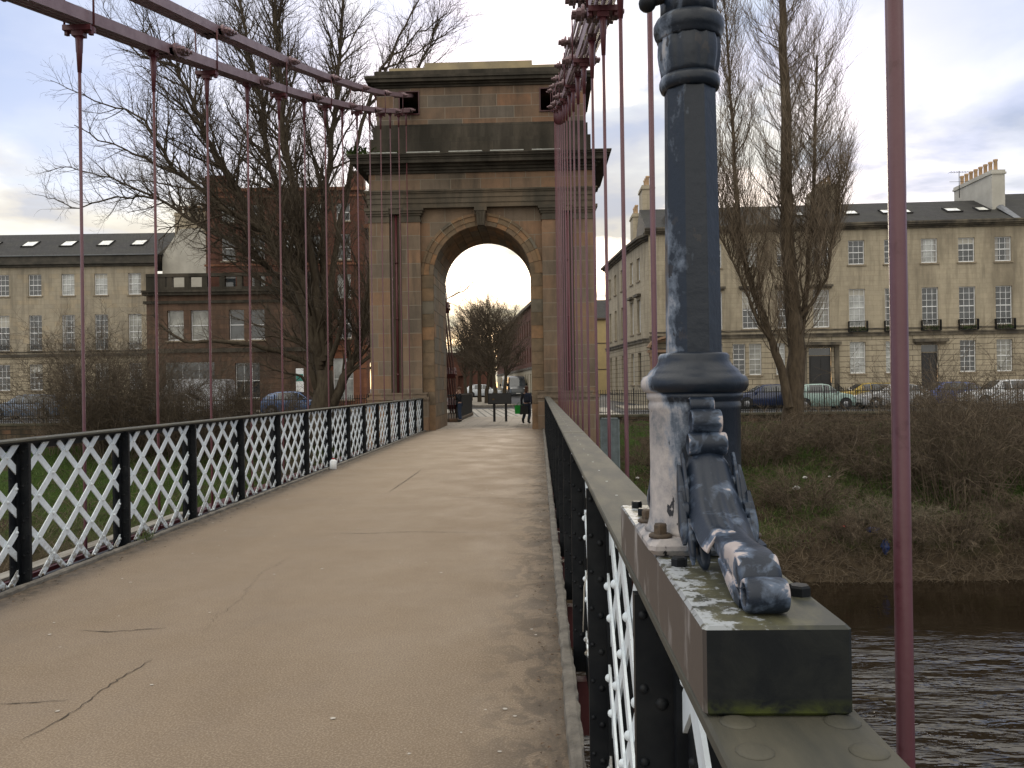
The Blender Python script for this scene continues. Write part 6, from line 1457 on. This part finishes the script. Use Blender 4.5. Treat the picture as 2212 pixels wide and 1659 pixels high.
# ------------------------------------------------------------------ people
def person(lab, loc, rz, pose, jacket, legs, hairc, extra=None, s=1.0):
    t = thing('person', lab, 'person', loc, rz, 'people beyond the arch')
    def skin(name, V, E, Rr, mt, par):
        me = bpy.data.meshes.new(name); me.from_pydata([tuple(c*s for c in v) for v in V], E, []); o = bpy.data.objects.new(name, me); C.objects.link(o); o.parent = par
        sk = o.modifiers.new('skin', 'SKIN')
        for i, r_ in enumerate(Rr): me.skin_vertices[0].data[i].radius = (r_[0]*s, r_[1]*s) if isinstance(r_, tuple) else (r_*s, r_*s)
        me.skin_vertices[0].data[0].use_root = True
        sk.use_smooth_shade = True; sb = o.modifiers.new('sub', 'SUBSURF'); sb.levels = 1; sb.render_levels = 2; me.materials.append(mt); return o
    q = pose
    V = [(0,0,.90),(0,q.get('lean',0)*.5,1.12),(0,q.get('lean',0),1.34),(0,q.get('lean',0),1.42),(0,q.get('lean',0)+q['head'][1]*.5,1.50),(0+q['head'][0],q.get('lean',0)+q['head'][1],1.60)]
    sk_m = simple('skin', (.42,.27,.20), (.36,.22,.16), 9, .6)
    VL = list(V); EL = [(0,1),(1,2),(2,3),(3,4),(4,5)]; RL = [(.13,.10),(.12,.09),(.15,.09),(.06,.055),(.072,.085),(.066,.08)]
    JV, JE, JR = [(0,0,.86),(0,q.get('lean',0)*.5,1.12),(0,q.get('lean',0),1.36)], [(0,1),(1,2)], [(.165,.125),(.15,.12),(.17,.11)]
    TV, TE, TR = [(0,0,.92)], [], [(.145,.11)]
    for sd_, (kn, an, toe) in q['legs'].items():
        sgn = -1 if sd_ == 'l' else 1; b = len(VL); VL += [(sgn*.09,0,.84), kn, an, toe]; EL += [(0,b),(b,b+1),(b+1,b+2),(b+2,b+3)]; RL += [.085,.058,.040,(.035,.028)]
        c = len(TV); TV += [(sgn*.09,0,.84), kn, (an[0],an[1],an[2]+.03)]; TE += [(0,c),(c,c+1),(c+1,c+2)]; TR += [.105,.078,.070]
    for sd_, (el_, wr, hd) in q['arms'].items():
        sgn = -1 if sd_ == 'l' else 1; b = len(VL); sh_ = (sgn*.17, q.get('lean',0), 1.34); VL += [sh_, el_, wr, hd]; EL += [(2,b),(b,b+1),(b+1,b+2),(b+2,b+3)]; RL += [.05,.040,.028,(.034,.02)]
        c = len(JV); JV += [sh_, el_, wr]; JE += [(2,c),(c,c+1),(c+1,c+2)]; JR += [.075,.060,.048]
        w_, h_ = Vector(wr), Vector(hd); dd = (h_-w_).normalized(); side_ = dd.orthogonal().normalized()
        for k in range(5):                        # fingers and thumb
            off = side_*(.024*(k-1.5)) if k < 4 else side_*.045; r0 = h_ if k < 4 else w_+dd*.03; L_ = (.050,.060,.056,.042,.045)[k]
            b2 = len(VL); curl = dd.cross(side_)*(.012+.006*k); VL += [tuple(r0+off), tuple(r0+off*1.05+dd*L_*.55+curl*.5), tuple(r0+off*1.05+dd*L_+curl*1.6)]; EL += [(b+3 if k < 4 else b+2, b2), (b2,b2+1), (b2+1,b2+2)]; RL += [.0095,.0085,.0075]
    body = skin('body', VL, EL, RL, sk_m, t)
    skin('jacket', JV, JE, JR, simple('jacket_cloth', jacket, None, 9, .9), t); skin('trousers', TV, TE, TR, simple('trouser_cloth', legs, None, 9, .9), t)
    hx, hy = q['head'][0], q.get('lean',0)+q['head'][1]
    mb = MB(); mb.sphere((hx*s, (hy+.018)*s, 1.635*s), .088*s, .10*s, .085*s, 14, 9)
    if q.get('long'): mb.sphere((hx*s, (hy+.05)*s, 1.50*s), .085*s, .06*s, .13*s, 12, 8)
    mb.build('hair', simple('hair', hairc, None, 20, .7), t, True)
    mb = MB()
    fy = hy-.078
    mb.sphere((hx*s, (fy-.012)*s, 1.575*s), .012*s, .016*s, .018*s, 6, 5)
    for ex in (-.03, .03): mb.sphere(((hx+ex)*s, fy*s, 1.60*s), .010*s, .006*s, .007*s, 6, 5, 1)
    mb.box((hx-.022)*s, (hx+.022)*s, (fy-.004)*s, (fy+.004)*s, 1.533*s, 1.541*s, 2)
    for ex in (-.078, .078): mb.sphere(((hx+ex)*s, (hy)*s, 1.59*s), .010*s, .018*s, .026*s, 6, 5)
    mb.build('face', [sk_m, M['black'], simple('lips', (.30,.12,.10), None, 9, .6)], t, True)
    mb = MB()
    for sd_, (kn, an, toe) in q['legs'].items():
        a, b = Vector(an), Vector(toe); mb.tube([((a.x)*s, (a.y+.045)*s, (a.z-.01)*s), (a.x*s, a.y*s, (a.z-.015)*s), ((a.x+b.x)/2*s, (a.y+b.y)/2*s, (b.z+.014)*s), (b.x*s, (b.y-.02)*s, (b.z+.004)*s)], [.042*s, .052*s, .046*s, .030*s], 10)
        mb.tube([(a.x*s, a.y*s, (a.z-.01)*s), (a.x*s, a.y*s, (a.z+.12)*s)], .056*s, 10) if q.get('boots') else None
    mb.build('shoes', M['black'], t, True)
    return t
S_ = .945
p1 = person('person in dark jacket and jeans standing by the back stay, hand raised to chin', (P(995, 905, 38.6).x, 38.2, 0), R(-75), dict(head=(0,-.02), lean=0,
    legs={'l': ((-.09,-.02,.47), (-.10,.02,.08), (-.11,-.13,.03)), 'r': ((.09,-.01,.47), (.10,.03,.08), (.11,-.12,.03))},
    arms={'l': ((-.24,-.02,1.10), (-.06,-.20,1.13), (.00,-.26,1.16)), 'r': ((.25,-.06,1.10), (.09,-.17,1.38), (.03,-.14,1.46))}), (.012,.013,.018), (.035,.055,.10), (.09,.045,.02), s=S_)
p2 = person('person with a backpack walking right of the information board, dark coat and boots', (P(1140, 905, 36).x-.03, 35.7, 0), R(155), dict(head=(0,.0), lean=0, long=True, boots=True,
    legs={'l': ((-.09,-.12,.47), (-.10,.04,.10), (-.11,-.10,.03)), 'r': ((.09,.02,.48), (.10,.20,.14), (.11,.10,.04))},
    arms={'l': ((-.25,.02,1.08), (-.24,-.08,.86), (-.24,-.10,.78)), 'r': ((.26,.02,1.08), (.27,-.05,.84), (.27,-.06,.76))}), (.015,.016,.024), (.020,.028,.05), (.10,.04,.02), s=S_)
b = thing('backpack', 'dark blue backpack on the back of the walking person', 'backpack', p2.location+Vector((.06,-.17,1.12)), R(155))
mb = MB(); mb.bbox(-.14, .14, -.08, .08, -.22, .20, .04); mb.build('bag_body', simple('navy_canvas', (.02,.028,.06), (.012,.018,.04), 9, .8), b, True)
mb = MB(); mb.bbox(-.10, .10, .08, .12, -.16, .02, .02); mb.build('front_pocket', simple('navy_canvas_dark', (.015,.02,.04), None, 9, .8), b, True)
mb = MB()
for sx in (-.09, .09): mb.tube([(sx, -.06, .19), (sx, -.14, .22), (sx, -.22, .12)], .012, 6)
mb.build('strap', M['black'], b, True)
b = thing('shopping_bag', 'bright green shopping bag hanging from the hand of the walking person', 'bag', p2.location+Vector((-.33,-.05,.42)), R(20))
mb = MB(); mb.add([(-.17,-.06,0),(.17,-.06,0),(.17,.06,0),(-.17,.06,0),(-.20,-.03,.36),(.16,-.03,.38),(.16,.03,.38),(-.20,.03,.36)], [(0,3,2,1),(0,1,5,4),(1,2,6,5),(2,3,7,6),(3,0,4,7)]); mb.build('bag_body', simple('green_plastic', (.03,.42,.06), (.02,.30,.05), 9, .4), b, True)
mb = MB(); mb.tube([(-.08,0,.36),(-.04,0,.48),(.04,0,.50),(.08,0,.37)], .008, 6); mb.build('handle', simple('green_handle', (.02,.25,.05), None, 9, .5), b, True)
b = thing('shopping_bag', 'black bag carried beside the green one', 'bag', p2.location+Vector((-.12,-.16,.40)), R(20))
mb = MB(); mb.add([(-.17,-.07,0),(.17,-.07,0),(.17,.07,0),(-.17,.07,0),(-.15,-.03,.40),(.16,-.03,.36),(.16,.03,.36),(-.15,.03,.40)], [(0,3,2,1),(0,1,5,4),(1,2,6,5),(2,3,7,6),(3,0,4,7)]); mb.build('bag_body', M['rubber'], b, True)
# person on the far pavement and the bins at the right
car_z = street_z(50)
t = thing('wheeled_bin', 'blue wheeled bin behind the fence at the right edge', 'bin', (24.6, 54.9, .1)); 
for k, (x, y) in enumerate(((24.6, 54.9), )):
    mb = MB(); mb.add([(-.24,-.28,.08),(.24,-.28,.08),(.24,.28,.08),(-.24,.28,.08),(-.29,-.34,.98),(.29,-.34,.98),(.29,.34,.98),(-.29,.34,.98)], [(0,3,2,1),(4,5,6,7),(0,1,5,4),(1,2,6,5),(2,3,7,6),(3,0,4,7)]); mb.build('bin_body', simple('blue_plastic', (.02,.06,.25), None, 9, .5), t, True)
    mb = MB(); mb.bbox(-.31, .31, -.38, .36, .98, 1.06, .02); mb.build('lid', simple('blue_lid', (.02,.05,.2), None, 9, .5), t, True)
# ------------------------------------------------------------------ litter
def crumple(name, lab, cat, loc, r, mt, seed, flat=.5):
    rr = random.Random(seed); mb = MB(); mb.sphere((0,0,0), r, r*.8, r*flat, 12, 8); mb.v = [(x*rr.uniform(.55,1.25), y*rr.uniform(.55,1.25), z*rr.uniform(.4,1.4)) for x, y, z in mb.v]; mb.s = [False]*len(mb.s)
    o = mb.build(name, mt); o.location = loc; tag(o, lab, cat, 'litter on the bank'); return o
wp = simple('white_plastic_bag', (.62,.62,.60), (.45,.45,.43), 9, .5)
def on_bank(px, d, lift=.1): p = P(px, 900, d); return (p.x, d, bank_z(p.x, d)+lift)
crumple('plastic_bag', 'crumpled white plastic bag lying on the right bank', 'plastic bag', on_bank(1719, 34.6, .35), .17, wp, 1)
crumple('plastic_bag', 'smaller white scrap above the plastic bag on the bank', 'plastic bag', on_bank(1737, 35.6, .35), .10, wp, 2)
crumple('plastic_sheet', 'blue plastic sheet caught at the river edge', 'plastic sheet', on_bank(1885, 31.4, .30), .34, simple('blue_sheet', (.015,.03,.12), (.01,.02,.07), 9, .5), 3, .3)
crumple('plastic_sheet', 'blue plastic strip hanging behind the nearest hanger rod', 'plastic sheet', on_bank(1908, 30.6, .35), .15, simple('blue_sheet_strip', (.01,.025,.10), None, 9, .5), 6, 1.6)
crumple('red_cloth', 'red scrap lying at the river edge', 'scrap', on_bank(1822, 31.5, .3), .15, simple('red_scrap', (.30,.03,.02), (.2,.02,.02), 9, .6), 4, .3)
for i in range(7): crumple('litter_scrap', ('pale scrap on the left bank, nearest the arch of the three there', 'pale scrap on the left bank under the silver blue estate', 'pale scrap on the left bank seen through the second lattice bay', 'pale scrap at the foot of the metal gate', 'pale scrap on the bank between gate and lamp column', 'pale scrap on the bank just right of the plastic bags', 'pale scrap on the bank right of the nearest hanger rod')[i], 'litter', on_bank((560,230,300,1375,1400,1790,1960)[i], (36,35,37,36,33,36,35)[i], .12), .08, wp, 20+i)
b = thing('paper_cup', 'white bottle standing at the foot of the left railing', 'bottle', (-4.14, 15.4, 0)); 
g = P(727, 1002, 15.9); b.location = (-4.13, 16.4, 0); b.scale = (.8, .8, .8)
mb = MB(); mb.lathe([(.075, 0), (.085, .01), (.085, .20), (.05, .24), (.03, .25)], 14, (0,0,0)); mb.build('bottle_body', M['white'], b, True); mb = MB(); mb.lathe([(.032, .25), (.032, .28)], 10, (0,0,0)); mb.build('cap', M['lens_red'], b, True); b.name = 'plastic_bottle'
# loose string tied to a right hand lattice
mb = MB(); x = .20
mb.tube([(x+.03, 3.55, .93), (x+.0, 3.5, .87), (x-.02, 3.47, .78), (x-.028, 3.45, .70), (x-.034, 3.44, .58)], .0022, 5); mb.tube([(x+.03, 3.55, .93), (x-.005, 3.5, .84), (x-.026, 3.46, .76), (x-.03, 3.45, .66)], .0022, 5)
tag(mb.build('loose_string', simple('string', (.55,.52,.45), None, 9, .8)), 'loose pale string hanging from the right railing', 'string')
